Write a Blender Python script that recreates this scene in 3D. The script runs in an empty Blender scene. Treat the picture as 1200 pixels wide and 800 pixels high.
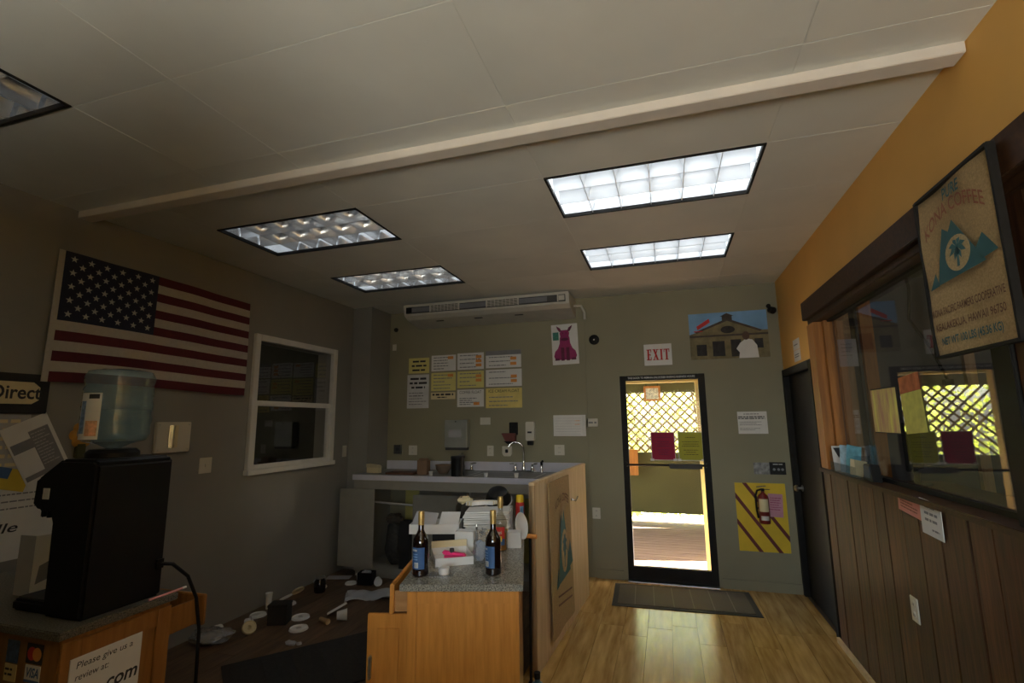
import bpy, bmesh, math, random
from mathutils import Vector, Matrix
random.seed(7)
S = bpy.context.scene
COL = S.collection

# ------------------------------------------------------------------ camera
H = 1.66
yaw, pit, rol = map(math.radians, (17.166, 9.190, -0.613))
fw = Vector((-math.sin(yaw)*math.cos(pit), math.cos(yaw)*math.cos(pit), math.sin(pit)))
rt = Vector((math.cos(yaw), math.sin(yaw), 0)); up = rt.cross(fw)
rt, up = rt*math.cos(rol)+up*math.sin(rol), up*math.cos(rol)-rt*math.sin(rol)
cd = bpy.data.cameras.new('camera'); cam = bpy.data.objects.new('camera', cd); COL.objects.link(cam)
cd.sensor_width = 36; cd.sensor_fit = 'HORIZONTAL'; cd.lens = 575.56/1200*36; cd.clip_start = 0.02
cam.matrix_world = Matrix((( rt.x, up.x, -fw.x, 0), (rt.y, up.y, -fw.y, 0), (rt.z, up.z, -fw.z, H), (0, 0, 0, 1)))
S.camera = cam

# ------------------------------------------------------------------ world, sun, daylight, exposure
w = bpy.data.worlds.new('world'); S.world = w; w.use_nodes = True
nt = w.node_tree; nt.nodes.clear()
sky = nt.nodes.new('ShaderNodeTexSky'); sky.sky_type = 'NISHITA'; sky.sun_disc = False
sky.sun_elevation = math.radians(30); sky.sun_rotation = math.radians(78); sky.dust_density = 3
bg = nt.nodes.new('ShaderNodeBackground'); bg.inputs[1].default_value = 2.0
wo = nt.nodes.new('ShaderNodeOutputWorld')
nt.links.new(sky.outputs[0], bg.inputs[0]); nt.links.new(bg.outputs[0], wo.inputs[0])
def light(name, kind, loc, direction, energy, col=(1, 1, 1), **k):
    l = bpy.data.lights.new(name, kind); l.energy = energy; l.color = col
    for a, b in k.items(): setattr(l, a, b)
    o = bpy.data.objects.new(name, l); COL.objects.link(o); o.location = loc
    o.rotation_euler = Vector(direction).to_track_quat('-Z', 'Y').to_euler()
    return o
light('sun', 'SUN', (0, 4, 12), (-0.85, -0.18, -0.50), 230.0, (1, .93, .80), angle=0.01)
light('side_room_fill', 'POINT', (2.9, 3.3, 2.6), (0, 0, -1), 13.0, (1, .9, .8), shadow_soft_size=.25)  # unseen light added to lift the studs and walls behind the glass
# area light added behind the camera, in a guessed opening, to brighten the room
light('rear_fill_light', 'AREA', (0.10, -2.10, 1.50), (0, 1, .20), 66.0, (.98, 1, .97), shape='RECTANGLE', size=1.95, size_y=1.25)
S.view_settings.view_transform = 'Standard'; S.view_settings.look = 'None'
S.view_settings.exposure = 0.0; S.view_settings.gamma = 1.0; S.view_settings.use_curve_mapping = False
S.cycles.use_denoising = True
S.cycles.max_bounces = 10; S.cycles.diffuse_bounces = 5; S.cycles.glossy_bounces = 6; S.cycles.transparent_max_bounces = 16
S.cycles.caustics_reflective = False; S.cycles.caustics_refractive = False
S.cycles.sample_clamp_indirect = 4.0

# ------------------------------------------------------------------ materials
MATS = {}
def mat(name, col, rough=.6, metal=0, var=.10, scale=9, stretch=(1, 1, 1), bump=0, bscale=None, rnd=0, emit=0, spec=.5, col2=None, detail=4, coat=0):
    if name in MATS: return MATS[name]
    m = bpy.data.materials.new(name); m.use_nodes = True; MATS[name] = m
    t = m.node_tree; N = t.nodes; L = t.links; b = N['Principled BSDF']
    tc = N.new('ShaderNodeTexCoord'); mp = N.new('ShaderNodeMapping'); mp.inputs['Scale'].default_value = stretch
    nz = N.new('ShaderNodeTexNoise'); nz.inputs['Scale'].default_value = scale; nz.inputs['Detail'].default_value = detail
    L.new(tc.outputs['Object'], mp.inputs['Vector'])
    vec = mp.outputs[0]
    if rnd:
        oi = N.new('ShaderNodeObjectInfo'); ad = N.new('ShaderNodeVectorMath'); ad.operation = 'MULTIPLY_ADD'
        ad.inputs[1].default_value = (37, 53, 71); L.new(oi.outputs['Random'], ad.inputs[0]); L.new(mp.outputs[0], ad.inputs[2]); vec = ad.outputs[0]
    L.new(vec, nz.inputs['Vector'])
    rp = N.new('ShaderNodeValToRGB'); rp.color_ramp.elements[0].position = .30; rp.color_ramp.elements[1].position = .70
    c2 = col2 or tuple(min(1, c*(1+var)) for c in col); c1 = col if col2 else tuple(c*(1-var) for c in col)
    rp.color_ramp.elements[0].color = (*c1, 1); rp.color_ramp.elements[1].color = (*c2, 1)
    L.new(nz.outputs[0], rp.inputs[0]); out = rp.outputs[0]
    if rnd:
        mr = N.new('ShaderNodeMapRange'); mr.inputs[3].default_value = 1-rnd; mr.inputs[4].default_value = 1+rnd
        L.new(oi.outputs['Random'], mr.inputs[0])
        hs = N.new('ShaderNodeHueSaturation'); L.new(mr.outputs[0], hs.inputs['Value']); L.new(out, hs.inputs['Color']); out = hs.outputs[0]
    L.new(out, b.inputs['Base Color'])
    b.inputs['Roughness'].default_value = rough; b.inputs['Metallic'].default_value = metal
    b.inputs['Specular IOR Level'].default_value = spec
    if coat: b.inputs['Coat Weight'].default_value = coat; b.inputs['Coat Roughness'].default_value = .12
    if bump:
        n2 = N.new('ShaderNodeTexNoise'); n2.inputs['Scale'].default_value = bscale or scale*6; n2.inputs['Detail'].default_value = 5
        L.new(vec, n2.inputs['Vector'])
        bp = N.new('ShaderNodeBump'); bp.inputs['Strength'].default_value = bump; bp.inputs['Distance'].default_value = .004
        L.new(n2.outputs[0], bp.inputs['Height']); L.new(bp.outputs[0], b.inputs['Normal'])
    if emit:
        L.new(out, b.inputs['Emission Color']); b.inputs['Emission Strength'].default_value = emit
    return m
def glass(name, tint=(1, 1, 1), ior=1.5, rough=0.0, body=None, amount=0):
    if name in MATS: return MATS[name]
    m = bpy.data.materials.new(name); m.use_nodes = True; MATS[name] = m
    t = m.node_tree; t.nodes.clear(); N = t.nodes; L = t.links
    tr = N.new('ShaderNodeBsdfTransparent'); tr.inputs[0].default_value = (*tint, 1)
    gl = N.new('ShaderNodeBsdfGlossy'); gl.inputs['Roughness'].default_value = rough
    fr = N.new('ShaderNodeFresnel'); ge = N.new('ShaderNodeNewGeometry'); mr = N.new('ShaderNodeMapRange')   # same index from both sides of a thin sheet
    mr.inputs[3].default_value = ior; mr.inputs[4].default_value = 1/ior; L.new(ge.outputs['Backfacing'], mr.inputs[0]); L.new(mr.outputs[0], fr.inputs[0])
    mx = N.new('ShaderNodeMixShader'); o = N.new('ShaderNodeOutputMaterial')
    base = tr.outputs[0]
    if body:
        df = N.new('ShaderNodeBsdfDiffuse'); df.inputs[0].default_value = (*body, 1); m2 = N.new('ShaderNodeMixShader'); m2.inputs[0].default_value = amount
        L.new(tr.outputs[0], m2.inputs[1]); L.new(df.outputs[0], m2.inputs[2]); base = m2.outputs[0]
    L.new(fr.outputs[0], mx.inputs[0]); L.new(base, mx.inputs[1]); L.new(gl.outputs[0], mx.inputs[2]); L.new(mx.outputs[0], o.inputs[0])
    return m

M = lambda *a, **k: mat(*a, **k)
ceil_m = M('ceiling_board', (.73, .735, .68), .5, var=.05, scale=2.5, bump=.12, bscale=220, rnd=.025)
beam_m = M('beam_paint', (.74, .68, .60), .7, var=.04)
wall_m = M('taupe_wall_paint', (.27, .25, .165), .7, var=.07, scale=1.6, bump=.12, bscale=150)
lwall_m = M('grey_taupe_left_paint', (.24, .235, .215), .7, var=.07, scale=1.6, bump=.12, bscale=150)
yellow_m = M('ochre_wall_paint', (.80, .45, .11), .6, var=.06, scale=2, bump=.12, bscale=150)
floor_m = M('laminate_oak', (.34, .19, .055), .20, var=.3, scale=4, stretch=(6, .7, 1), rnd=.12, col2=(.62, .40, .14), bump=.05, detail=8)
floordark_m = M('dark_brown_plank', (.075, .042, .024), .45, scale=7, stretch=(6, .7, 1), rnd=.22, col2=(.16, .095, .05), bump=.05, detail=8)  # darker brown for the planks on the left side
floorbase_m = M('subfloor', (.06, .04, .025), .8)
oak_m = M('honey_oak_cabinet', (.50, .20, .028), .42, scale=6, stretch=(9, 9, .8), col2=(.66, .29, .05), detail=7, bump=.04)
oakin_m = M('oak_inside', (.36, .17, .05), .6, scale=6, stretch=(2, 9, 9), col2=(.46, .24, .08))
granite_shaded_m = M('shaded_speckled_granite', (.02, .02, .018), .4, scale=170, col2=(.20, .19, .16), detail=2, spec=.3)  # island granite darkened: shade at the left counter put into the colour
oak_shaded_m = M('shaded_oak_counter', (.22, .095, .02), .5, scale=6, stretch=(9, 9, .8), col2=(.31, .14, .035), detail=7)  # honey oak with the left counter's shade in its colour
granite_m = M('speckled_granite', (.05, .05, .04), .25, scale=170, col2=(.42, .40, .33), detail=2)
darkwood_m = M('dark_stained_board', (.028, .012, .006), .5, scale=5, stretch=(8, 8, .7), col2=(.095, .038, .016), rnd=.3, detail=7, bump=.15, bscale=20, spec=.25)
header_m = M('dark_header_wood', (.028, .012, .005), .5, scale=5, stretch=(.7, 8, 8), col2=(.060, .026, .010), bump=.1, spec=.22)
redwood_m = M('orange_cedar_post', (.27, .10, .016), .5, scale=5, stretch=(8, 8, .6), col2=(.46, .185, .030), detail=7)
tanwood_m = M('tan_stud_wood', (.34, .22, .11), .6, scale=5, stretch=(8, 8, .6), col2=(.46, .31, .16))
ply_m = M('birch_plywood', (.60, .43, .24), .6, scale=4, stretch=(5, 5, .6), col2=(.74, .56, .34), detail=6)
black_m = M('black_metal_paint', (.010, .009, .008), .6, var=.2, spec=.2)
blackplastic_m = M('black_plastic', (.005, .005, .0055), .45, var=.15, spec=.25)
softblack_m = M('matte_black', (.014, .013, .013), .8, var=.3)
white_m = M('white_paint', (.68, .67, .64), .5, var=.04)
plate_m = M('ivory_plastic', (.62, .59, .50), .4, var=.03)
paper_m = M('white_paper', (.74, .73, .70), .8, var=.04)
greypaper_m = M('grey_paper', (.42, .42, .43), .8, var=.05)
yellowpaper_m = M('yellow_paper', (.70, .63, .22), .8, var=.04)
cream_m = M('cream_paper', (.70, .60, .36), .8, var=.05)
ink_m = M('black_ink', (.03, .03, .035), .8, var=.1)
greyink_m = M('grey_ink', (.22, .22, .23), .8, var=.1)
orange_m = M('orange_ink', (.75, .30, .07), .8, var=.1)
red_m = M('red_ink', (.55, .03, .025), .7, var=.1)
maroon_m = M('maroon_paper', (.30, .012, .05), .8, var=.08)
olive_m = M('olive_yellow_paper', (.42, .40, .045), .8, var=.06)
pink_m = M('pink_paper', (.75, .35, .40), .8, var=.05)
hotpink_m = M('hot_pink_plastic', (.85, .03, .22), .4, var=.05)
blue_m = M('blue_print', (.035, .10, .25), .6, var=.15)
skyblue_m = M('sky_print', (.18, .36, .60), .6, var=.15, scale=5)
teal_m = M('teal_ink', (.025, .10, .115), .8, var=.12)
gold_m = M('gold_foil', (.62, .42, .15), .38, metal=.7, var=.06)
chrome_m = M('chrome', (.75, .75, .76), .12, metal=1, var=.03)
steel_m = M('brushed_steel', (.50, .51, .49), .30, metal=1, var=.08, scale=4, stretch=(1, 1, 14))
louver_m = M('satin_white_aluminium', (.86, .87, .88), .3, metal=.38, var=.02)
counter_m = M('grey_laminate_cabinet', (.30, .28, .235), .6, var=.05)
ctop_m = M('dark_grey_counter', (.16, .16, .15), .35, var=.15, scale=60)
splash_m = M('lavender_white_edge', (.58, .57, .64), .5, var=.04)
underyel_m = M('olive_yellow_underside', (.62, .54, .17), .7, var=.15, scale=4)
burlap_m = M('burlap', (.40, .28, .135), .95, scale=130, var=.22, bump=.5, bscale=260)
bagply_m = M('burlap_pale', (.44, .33, .17), .95, scale=130, var=.2, bump=.5, bscale=260)
flagred_m = M('flag_red_cloth', (.085, .007, .013), .85, var=.1, scale=40, bump=.1)
flagwhite_m = M('flag_white_cloth', (.45, .43, .38), .85, var=.05, scale=40, bump=.1)
flagblue_m = M('flag_navy_cloth', (.010, .014, .035), .85, var=.1, scale=40, bump=.1)
bottle_m = M('dark_syrup_glass', (.010, .004, .003), .08, var=.1, coat=.5)
clearb_m = glass('clear_bottle_glass', (.82, .80, .74))
jug_m = glass('blue_tinted_jug', (.85, .93, .97), body=(.30, .50, .62), amount=.16)
water_m = glass('jug_water', (.90, .95, .97), 1.33)
pane_m = glass('window_glass', ior=1.65)
door_glass_m = glass('door_glass', ior=1.18)
film_m = glass('clear_plastic_film', (.85, .85, .85), rough=.15, body=(.6, .6, .6), amount=.25)
acrylic_m = glass('acrylic', (.88, .90, .92))
mat_m = M('door_mat_pile', (.10, .085, .06), .95, var=.25, scale=90, bump=.4)
matline_m = M('door_mat_line', (.19, .165, .125), .95, var=.2, scale=90)
matrim_m = M('door_mat_rubber', (.03, .027, .022), .8)
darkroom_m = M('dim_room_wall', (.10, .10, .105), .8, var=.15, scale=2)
boardy_m = M('safety_yellow_board', (.72, .50, .02), .6, var=.06)
boardr_m = M('dark_red_stripe', (.12, .012, .010), .6, var=.1)
ext_m = M('extinguisher_red', (.16, .012, .010), .3, var=.1)
porchwall_m = M('porch_olive_paint', (.055, .053, .011), .7, var=.12, scale=3)
porchwood_m = M('porch_deck_board', (.12, .067, .042), .75, scale=5, stretch=(.7, 9, 9), col2=(.20, .125, .088), rnd=.12, detail=8)
lattice_m = M('lattice_wood', (.20, .145, .05), .7, var=.15)
creamtrim_m = M('cream_exterior_trim', (.62, .50, .24), .6, var=.06)
ground_m = M('sunlit_gravel', (.55, .50, .38), .9, var=.2, scale=30)
leaf_m = M('hedge_leaf', (.60, .68, .09), .6, col2=(.82, .88, .26), scale=3)
_t = leaf_m.node_tree; _b = _t.nodes['Principled BSDF']; _tr = _t.nodes.new('ShaderNodeBsdfTranslucent'); _mx = _t.nodes.new('ShaderNodeMixShader'); _mx.inputs[0].default_value = .6
_t.links.new(_b.inputs['Base Color'].links[0].from_socket, _tr.inputs[0]); _t.links.new(_b.outputs[0], _mx.inputs[1]); _t.links.new(_tr.outputs[0], _mx.inputs[2])
_t.links.new(_mx.outputs[0], [n for n in _t.nodes if n.type == 'OUTPUT_MATERIAL'][0].inputs[0])
purple_m = M('magenta_print', (.30, .03, .13), .8, var=.15)
purple2_m = M('dark_magenta_print', (.13, .02, .06), .8, var=.15)
brownbox_m = M('brown_cardboard', (.22, .13, .075), .8, var=.1)
bagdark_m = M('dark_mesh_cloth', (.035, .033, .030), .9, var=.4, scale=30)
rubber_m = M('black_rubber_mat', (.018, .016, .014), .9, var=.3, scale=40, bump=.3)
hull_m = M('aged_white_plastic', (.52, .50, .44), .55, var=.06)
darkgrille_m = M('dark_grille', (.05, .05, .05), .7)

# ------------------------------------------------------------------ mesh builder
class MB:
    def __init__(s): s.v = []; s.f = []
    def add(s, vs, fs, mtx=None):
        n = len(s.v)
        s.v += [tuple(mtx @ Vector(p)) if mtx else tuple(p) for p in vs]
        s.f += [tuple(i+n for i in f) for f in fs]; return s
    def box(s, x0, x1, y0, y1, z0, z1, mtx=None):
        x0, x1 = sorted((x0, x1)); y0, y1 = sorted((y0, y1)); z0, z1 = sorted((z0, z1))
        vs = [(x0,y0,z0),(x1,y0,z0),(x1,y1,z0),(x0,y1,z0),(x0,y0,z1),(x1,y0,z1),(x1,y1,z1),(x0,y1,z1)]
        return s.add(vs, [(3,2,1,0),(4,5,6,7),(0,1,5,4),(1,2,6,5),(2,3,7,6),(3,0,4,7)], mtx)
    def lathe(s, prof, n=20, c=(0, 0, 0), mtx=None, a0=0, a1=2*math.pi):
        full = abs(a1-a0-2*math.pi) < 1e-6; k = n if full else n+1; vs = []; fs = []
        for i in range(k):
            a = a0+(a1-a0)*i/n
            for r, z in prof: vs.append((c[0]+r*math.cos(a), c[1]+r*math.sin(a), c[2]+z))
        m = len(prof)
        for i in range(n):
            j = (i+1) % k
            for q in range(m-1): fs.append((i*m+q, j*m+q, j*m+q+1, i*m+q+1))
        if full:
            if prof[0][0] > 1e-6: fs.append(tuple(i*m for i in reversed(range(k))))
            if prof[-1][0] > 1e-6: fs.append(tuple(i*m+m-1 for i in range(k)))
        return s.add(vs, fs, mtx)
    def cyl(s, c, r, h, n=18, axis='z', r2=None):
        r2 = r if r2 is None else r2
        mt = Matrix.Translation(c)
        if axis == 'x': mt = mt @ Matrix.Rotation(math.pi/2, 4, 'Y')
        if axis == 'y': mt = mt @ Matrix.Rotation(-math.pi/2, 4, 'X')
        return s.lathe([(r, 0), (r2, h)], n, mtx=mt)
    def prism(s, poly, y0, y1, mtx=None):          # polygon in x,z (counter-clockwise seen from -y)
        n = len(poly)
        a = sum(poly[i][0]*poly[(i+1) % n][1]-poly[(i+1) % n][0]*poly[i][1] for i in range(n))
        if a < 0: poly = poly[::-1]
        y0, y1 = sorted((y0, y1))
        vs = [(x, y0, z) for x, z in poly]+[(x, y1, z) for x, z in poly]
        fs = [tuple(range(n)), tuple(range(2*n-1, n-1, -1))]+[(i, i+n, (i+1) % n+n, (i+1) % n) for i in range(n)]
        return s.add(vs, fs, mtx)
    def tube(s, pts, r, n=8):
        pts = [Vector(p) for p in pts]; k = len(pts); base = len(s.v); ref = None
        for i, p in enumerate(pts):
            d = (pts[min(i+1, k-1)]-pts[max(i-1, 0)]).normalized()
            if ref is None: ref = d.orthogonal().normalized()
            ref = (ref-d*ref.dot(d)).normalized(); b = d.cross(ref)
            rr = r[i] if isinstance(r, (list, tuple)) else r
            for q in range(n):
                a = 2*math.pi*q/n; s.v.append(tuple(p+(ref*math.cos(a)+b*math.sin(a))*rr))
        for i in range(k-1):
            for q in range(n):
                s.f.append((base+i*n+q, base+i*n+(q+1) % n, base+(i+1)*n+(q+1) % n, base+(i+1)*n+q))
        s.f.append(tuple(base+q for q in reversed(range(n)))); s.f.append(tuple(base+(k-1)*n+q for q in range(n)))
        return s
    def grid(s, fn, nu, nv, t=0.002):               # thin two-sided sheet; fn(u,v)->(x,y,z); thickness along +y
        vs = []; fs = []
        for layer in (0, 1):
            for i in range(nu+1):
                for j in range(nv+1):
                    x, y, z = fn(i/nu, j/nv); vs.append((x, y+layer*t, z))
        o = (nu+1)*(nv+1); I = lambda i, j: i*(nv+1)+j
        for i in range(nu):
            for j in range(nv):
                q = (I(i, j), I(i+1, j), I(i+1, j+1), I(i, j+1)); fs.append(q); fs.append(tuple(k+o for k in reversed(q)))
        for i in range(nu):
            fs.append((I(i, 0), I(i, 0)+o, I(i+1, 0)+o, I(i+1, 0))); fs.append((I(i+1, nv), I(i+1, nv)+o, I(i, nv)+o, I(i, nv)))
        for j in range(nv):
            fs.append((I(0, j+1), I(0, j+1)+o, I(0, j)+o, I(0, j))); fs.append((I(nu, j), I(nu, j)+o, I(nu, j+1)+o, I(nu, j+1)))
        return s.add(vs, fs)
    def build(s, name, m, parent=None, bevel=0, smooth=False, loc=None):
        me = bpy.data.meshes.new(name); me.from_pydata(s.v, [], s.f); me.update()
        if bevel:
            bm = bmesh.new(); bm.from_mesh(me)
            es = [e for e in bm.edges if len(e.link_faces) == 2 and e.calc_face_angle(0) > .5]
            bmesh.ops.bevel(bm, geom=es, offset=bevel, segments=2, affect='EDGES', clamp_overlap=True)
            bm.to_mesh(me); bm.free()
        if smooth: me.shade_smooth(); me.set_sharp_from_angle(angle=math.radians(38))
        me.materials.append(m)
        o = bpy.data.objects.new(name, me); COL.objects.link(o)
        if parent: o.parent = parent
        if loc: o.location = loc
        return o
def tag(o, label=None, cat=None, group=None, kind=None):
    if label: o['label'] = label
    if cat: o['category'] = cat
    if group: o['group'] = group
    if kind: o['kind'] = kind
    return o
def thing(name, label, cat, loc=(0, 0, 0), rz=0, group=None, rx=0, ry=0):
    o = bpy.data.objects.new(name, None); o.empty_display_size = .05; COL.objects.link(o)
    o.location = loc; o.rotation_euler = (rx, ry, rz); return tag(o, label, cat, group)
def copy_of(o, name=None, loc=None):
    c = o.copy(); COL.objects.link(c); c.parent = o.parent
    if loc is not None: c.location = loc
    return c
def B(name, m, parent, *a, bevel=0, **k): return MB().box(*a, **k).build(name, m, parent, bevel)
def struct(name, mb, m, parent=None, kind='structure', bevel=0, smooth=False):
    o = mb.build(name, m, parent, bevel, smooth)
    if not parent: o['kind'] = kind
    return o
def sgroup(name):
    o = bpy.data.objects.new(name, None); COL.objects.link(o); o['kind'] = 'structure'; return o

XL, XR, D, ZC = -3.66, 1.17, 5.60, 3.07
R90 = math.pi/2
def on_wall(wall, u, z, out=0):   # position + z rotation of a thing hung on a wall (local x = right along wall, -y = out of wall)
    if wall == 'back': return (u, D-out, z), 0
    if wall == 'right': return (XR-out, u, z), -R90
    return (XL+out, u, z), R90
def hang(name, label, cat, wall, u, z, group=None, out=0, ry=0):
    loc, rz = on_wall(wall, u, z, out); o = thing(name, label, cat, loc, rz, group)
    if ry: o.rotation_mode = 'XYZ'; o.rotation_euler = (0, ry, rz)
    return o
FONT_CACHE = {}
def text_mesh(s, width=None, size=None, bold=0.0, shear=0, align='CENTER', bend=None):
    c = bpy.data.curves.new('lettering', 'FONT'); c.body = s; c.size = 1; c.align_x = align; c.align_y = 'CENTER'
    c.offset = bold; c.extrude = 0; c.shear = shear; c.resolution_u = 3
    o = bpy.data.objects.new('t', c); COL.objects.link(o)
    dg = bpy.context.evaluated_depsgraph_get(); me = bpy.data.meshes.new_from_object(o.evaluated_get(dg))
    bpy.data.objects.remove(o); bpy.data.curves.remove(c)
    xs = [v.co.x for v in me.vertices]; wd = max(xs)-min(xs)
    k = (width/wd) if width else size
    ky = (size if (size and width) else k)
    for v in me.vertices: v.co = Vector((v.co.x*k, 0, v.co.y*ky))
    return me
def text(s, parent, m, x, y, z, width=None, size=None, bold=.0, shear=0, rot=0, align='CENTER', name='lettering', arc=0):
    me = text_mesh(s, width, size, bold, shear, align)
    for v in me.vertices:
        X, Z = v.co.x, v.co.z
        if arc: Z -= X*X*arc
        v.co = Vector((x+X*math.cos(rot)-Z*math.sin(rot), y, z+X*math.sin(rot)+Z*math.cos(rot)))
    me.materials.append(m); o = bpy.data.objects.new(name, me); COL.objects.link(o); o.parent = parent; return o
def lines(parent, m, x0, x1, zs, h, y, name='printed_lines', jag=.35, align='l'):
    mb = MB()
    for z in zs:
        x = x0+.02*(x1-x0); first = True
        end = x1-random.random()*jag*(x1-x0)
        if align == 'c':
            sh = (x1-end)/2; x += sh; end += 0; end = x1-sh
        while x < end:                         # broken into word-like runs
            wdt = min(random.uniform(.8, 3.0)*h*1.6, end-x)
            if wdt > h*.3: mb.box(x, x+wdt, y-.0004, y, z-h/2, z+h/2)
            x += wdt+h*.7
    return tag(mb.build(name, m, parent), kind='stuff')

# ================================================================== STRUCTURE
# floor
fl = struct('floor', MB().box(-3.9, 1.35, -2.3, 5.75, -.12, -.012), floorbase_m)
pw, gap = .19, .0025
protos = {}
x = XL; ci = 0
while x < XR-.01:
    x1 = min(x+pw, XR); y = 2.15-random.uniform(0, .5)
    while y < D:
        y1 = min(y+1.28, D)
        if D-y1 < .15: y1 = D
        ys = max(y, 2.15)
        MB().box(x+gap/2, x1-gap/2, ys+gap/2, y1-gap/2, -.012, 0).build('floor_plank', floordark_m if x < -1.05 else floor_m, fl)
        y = y1
    x = x1; ci += 1
struct('floor_front', MB().box(XL, XR, -2.3, 2.15, -.012, 0), M('grey_rear_carpet', (.16, .16, .15), .9))
# ceiling
ce = struct('ceiling', MB().box(-3.9, 1.4, -2.3, 5.8, 3.24, 3.34), ceil_m)
def tile(x0, x1, y0, y1):
    MB().box(x0+.0004, x1-.0004, y0+.0004, y1-.0004, ZC, ZC+.018).build('ceiling_tile', ceil_m, ce, bevel=.0018)
colsA = [XL, -2.46, -1.88, -.615, .58, XR]
colsB = [XL, -3.09, -1.895, -.615, .58, XR]
MB().box(XL, XR, -2.3, .72, ZC, ZC+.018).build('ceiling_tile', ceil_m, ce)
FIX = [(-3.655, -2.46, .725, 1.33), (-3.085, -1.895, 2.645, 3.245), (-3.085, -1.895, 3.945, 4.535), (-.612, .58, 2.645, 3.245), (-.612, .58, 3.945, 4.535)]
def is_fix(x0, x1, y0, y1): return any(abs(f[0]-x0) < .05 and abs(f[2]-y0) < .05 for f in FIX)
for rows, cols in (([.72, 1.335, 1.93, 2.14], colsA), ([2.14, 2.64, 3.25, 3.94, 4.54, 5.15, D], colsB)):
    for y0, y1 in zip(rows, rows[1:]):
        for x0, x1 in zip(cols, cols[1:]):
            if not is_fix(x0, x1, y0, y1): tile(x0, x1, y0, y1)
struct('trim_beam', MB().box(XL, XR-.005, 2.10, 2.185, 3.022, ZC), beam_m, bevel=.003)
# seam rails along the tile rows nearest the camera
# back wall with door opening  X -.475..41, z 0..2.14
DX0, DX1, DZ = -.475, .412, 2.14
wb = struct('wall_back', MB().box(-3.86, DX0, D, D+.16, 0, 3.24).box(DX1, XR+.2, D, D+.16, 0, 3.24).box(DX0, DX1, D, D+.16, DZ, 3.24), wall_m)
# shallow proud panel around the doorway, and the cladding strip edges seen on the wall
MB().box(-.64, DX0, D-.010, D, .10, 2.80).box(DX1, .70, D-.010, D, .10, 2.80).box(DX0, DX1, D-.010, D, DZ, 2.80).build('door_surround_panel', wall_m, wb)
MB().box(-3.36, -.845, D-.006, D, 0, ZC).build('wall_panel', wall_m, wb)
struct('baseboard_back', MB().box(-.80, -.52, D-.02, D, 0, .09).box(.44, XR-.01, D-.02, D, 0, .09), wall_m)
struct('wall_corner_pier', MB().box(XL, -3.40, 5.16, D, 0, ZC), lwall_m)
# left wall with window opening Y 3.72..4.83, z 1.23..2.47
WY0, WY1, WZ0, WZ1 = 3.68, 4.79, 1.245, 2.45
struct('wall_left', MB().box(XL-.2, XL, -2.3, WY0, 0, 3.24).box(XL-.2, XL, WY1, 5.76, 0, 3.24).box(XL-.2, XL, WY0, WY1, 0, WZ0).box(XL-.2, XL, WY0, WY1, WZ1, 3.24), lwall_m)
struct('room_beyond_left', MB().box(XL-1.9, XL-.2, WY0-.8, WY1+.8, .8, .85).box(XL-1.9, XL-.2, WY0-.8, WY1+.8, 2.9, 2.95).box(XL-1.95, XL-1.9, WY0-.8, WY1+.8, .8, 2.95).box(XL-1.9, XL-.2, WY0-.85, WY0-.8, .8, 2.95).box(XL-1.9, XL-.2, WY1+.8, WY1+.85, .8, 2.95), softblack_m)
# right wall: ochre upper part, doorway recess, boarded lower part
PY1 = 4.50   # far end of the boarded part
struct('wall_right', MB().box(XR, XR+.12, -2.3, D, 2.60, 3.24).box(XR, XR+.12, PY1, 4.56, 0, 2.60).box(XR, XR+.12, 4.56, D, 2.14, 2.60).box(XR, XR+.12, -2.3, 1.5, 1.27, 2.60), yellow_m)
wr = sgroup('wall_right_boarded')
y = PY1; ws = [.17, .16, .21, .19, .24, .15, .22, .18, .20, .23, .16, .21, .2, .2, .2, .25]
k = 0
while y > 1.5:
    wd = ws[k % len(ws)]; k += 1
    MB().box(XR-.022+random.uniform(-.003, .003), XR, y-wd+.0035, y-.0035, .0, 1.245).build('board', darkwood_m, wr, bevel=.002); y -= wd
MB().box(XR+.001, XR+.03, 1.5, PY1, 0, 1.245).build('backing', softblack_m, wr)
struct('wall_right_rear', MB().box(XR, XR+.12, -2.3, 1.5, 0, 1.27), darkwood_m)
struct('baseboard_right', MB().box(XR-.045, XR-.024, 1.5, PY1+.03, 0, .035), ply_m)
struct('trim_sill', MB().box(XR-.05, XR+.20, 1.5, PY1, 1.247, 1.275), header_m, bevel=.004)
hd = struct('trim_header', MB().box(XR-.05, XR+.12, 1.5, PY1+.03, 2.45, 2.60), header_m, bevel=.004)
MB().box(XR-.02, XR+.12, 1.5, PY1, 2.405, 2.449).build('lower_moulding', header_m, hd, bevel=.004)
tp = sgroup('trim_post')
MB().box(XR-.03, XR+.05, 4.33, PY1, 1.276, 2.404).build('post', redwood_m, tp, bevel=.003)
MB().box(XR+.03, XR+.09, 4.275, 4.329, 1.276, 2.404).build('jamb', redwood_m, tp, bevel=.003)
tp2 = sgroup('trim_mullion')
MB().box(XR-.01, XR+.10, 2.14, 2.25, 1.276, 2.404).build('black_post', black_m, tp2, bevel=.003)
y = 2.135
while y > 1.5:
    MB().box(XR, XR+.03, y-.17, y-.004, 1.276, 2.404).build('board', darkwood_m, tp2, bevel=.002); y -= .17
w2 = sgroup('window_2')
MB().box(XR+.072, XR+.076, 2.25, 4.275, 1.276, 2.404).build('pane', pane_m, w2)
MB().box(XR+.06, XR+.09, 2.25, 4.275, 1.276, 1.30).build('bottom_rail', black_m, w2)
MB().box(XR+.055, XR+.095, 2.25, 4.275, 2.39, 2.404).build('top_rail', black_m, w2)
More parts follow.
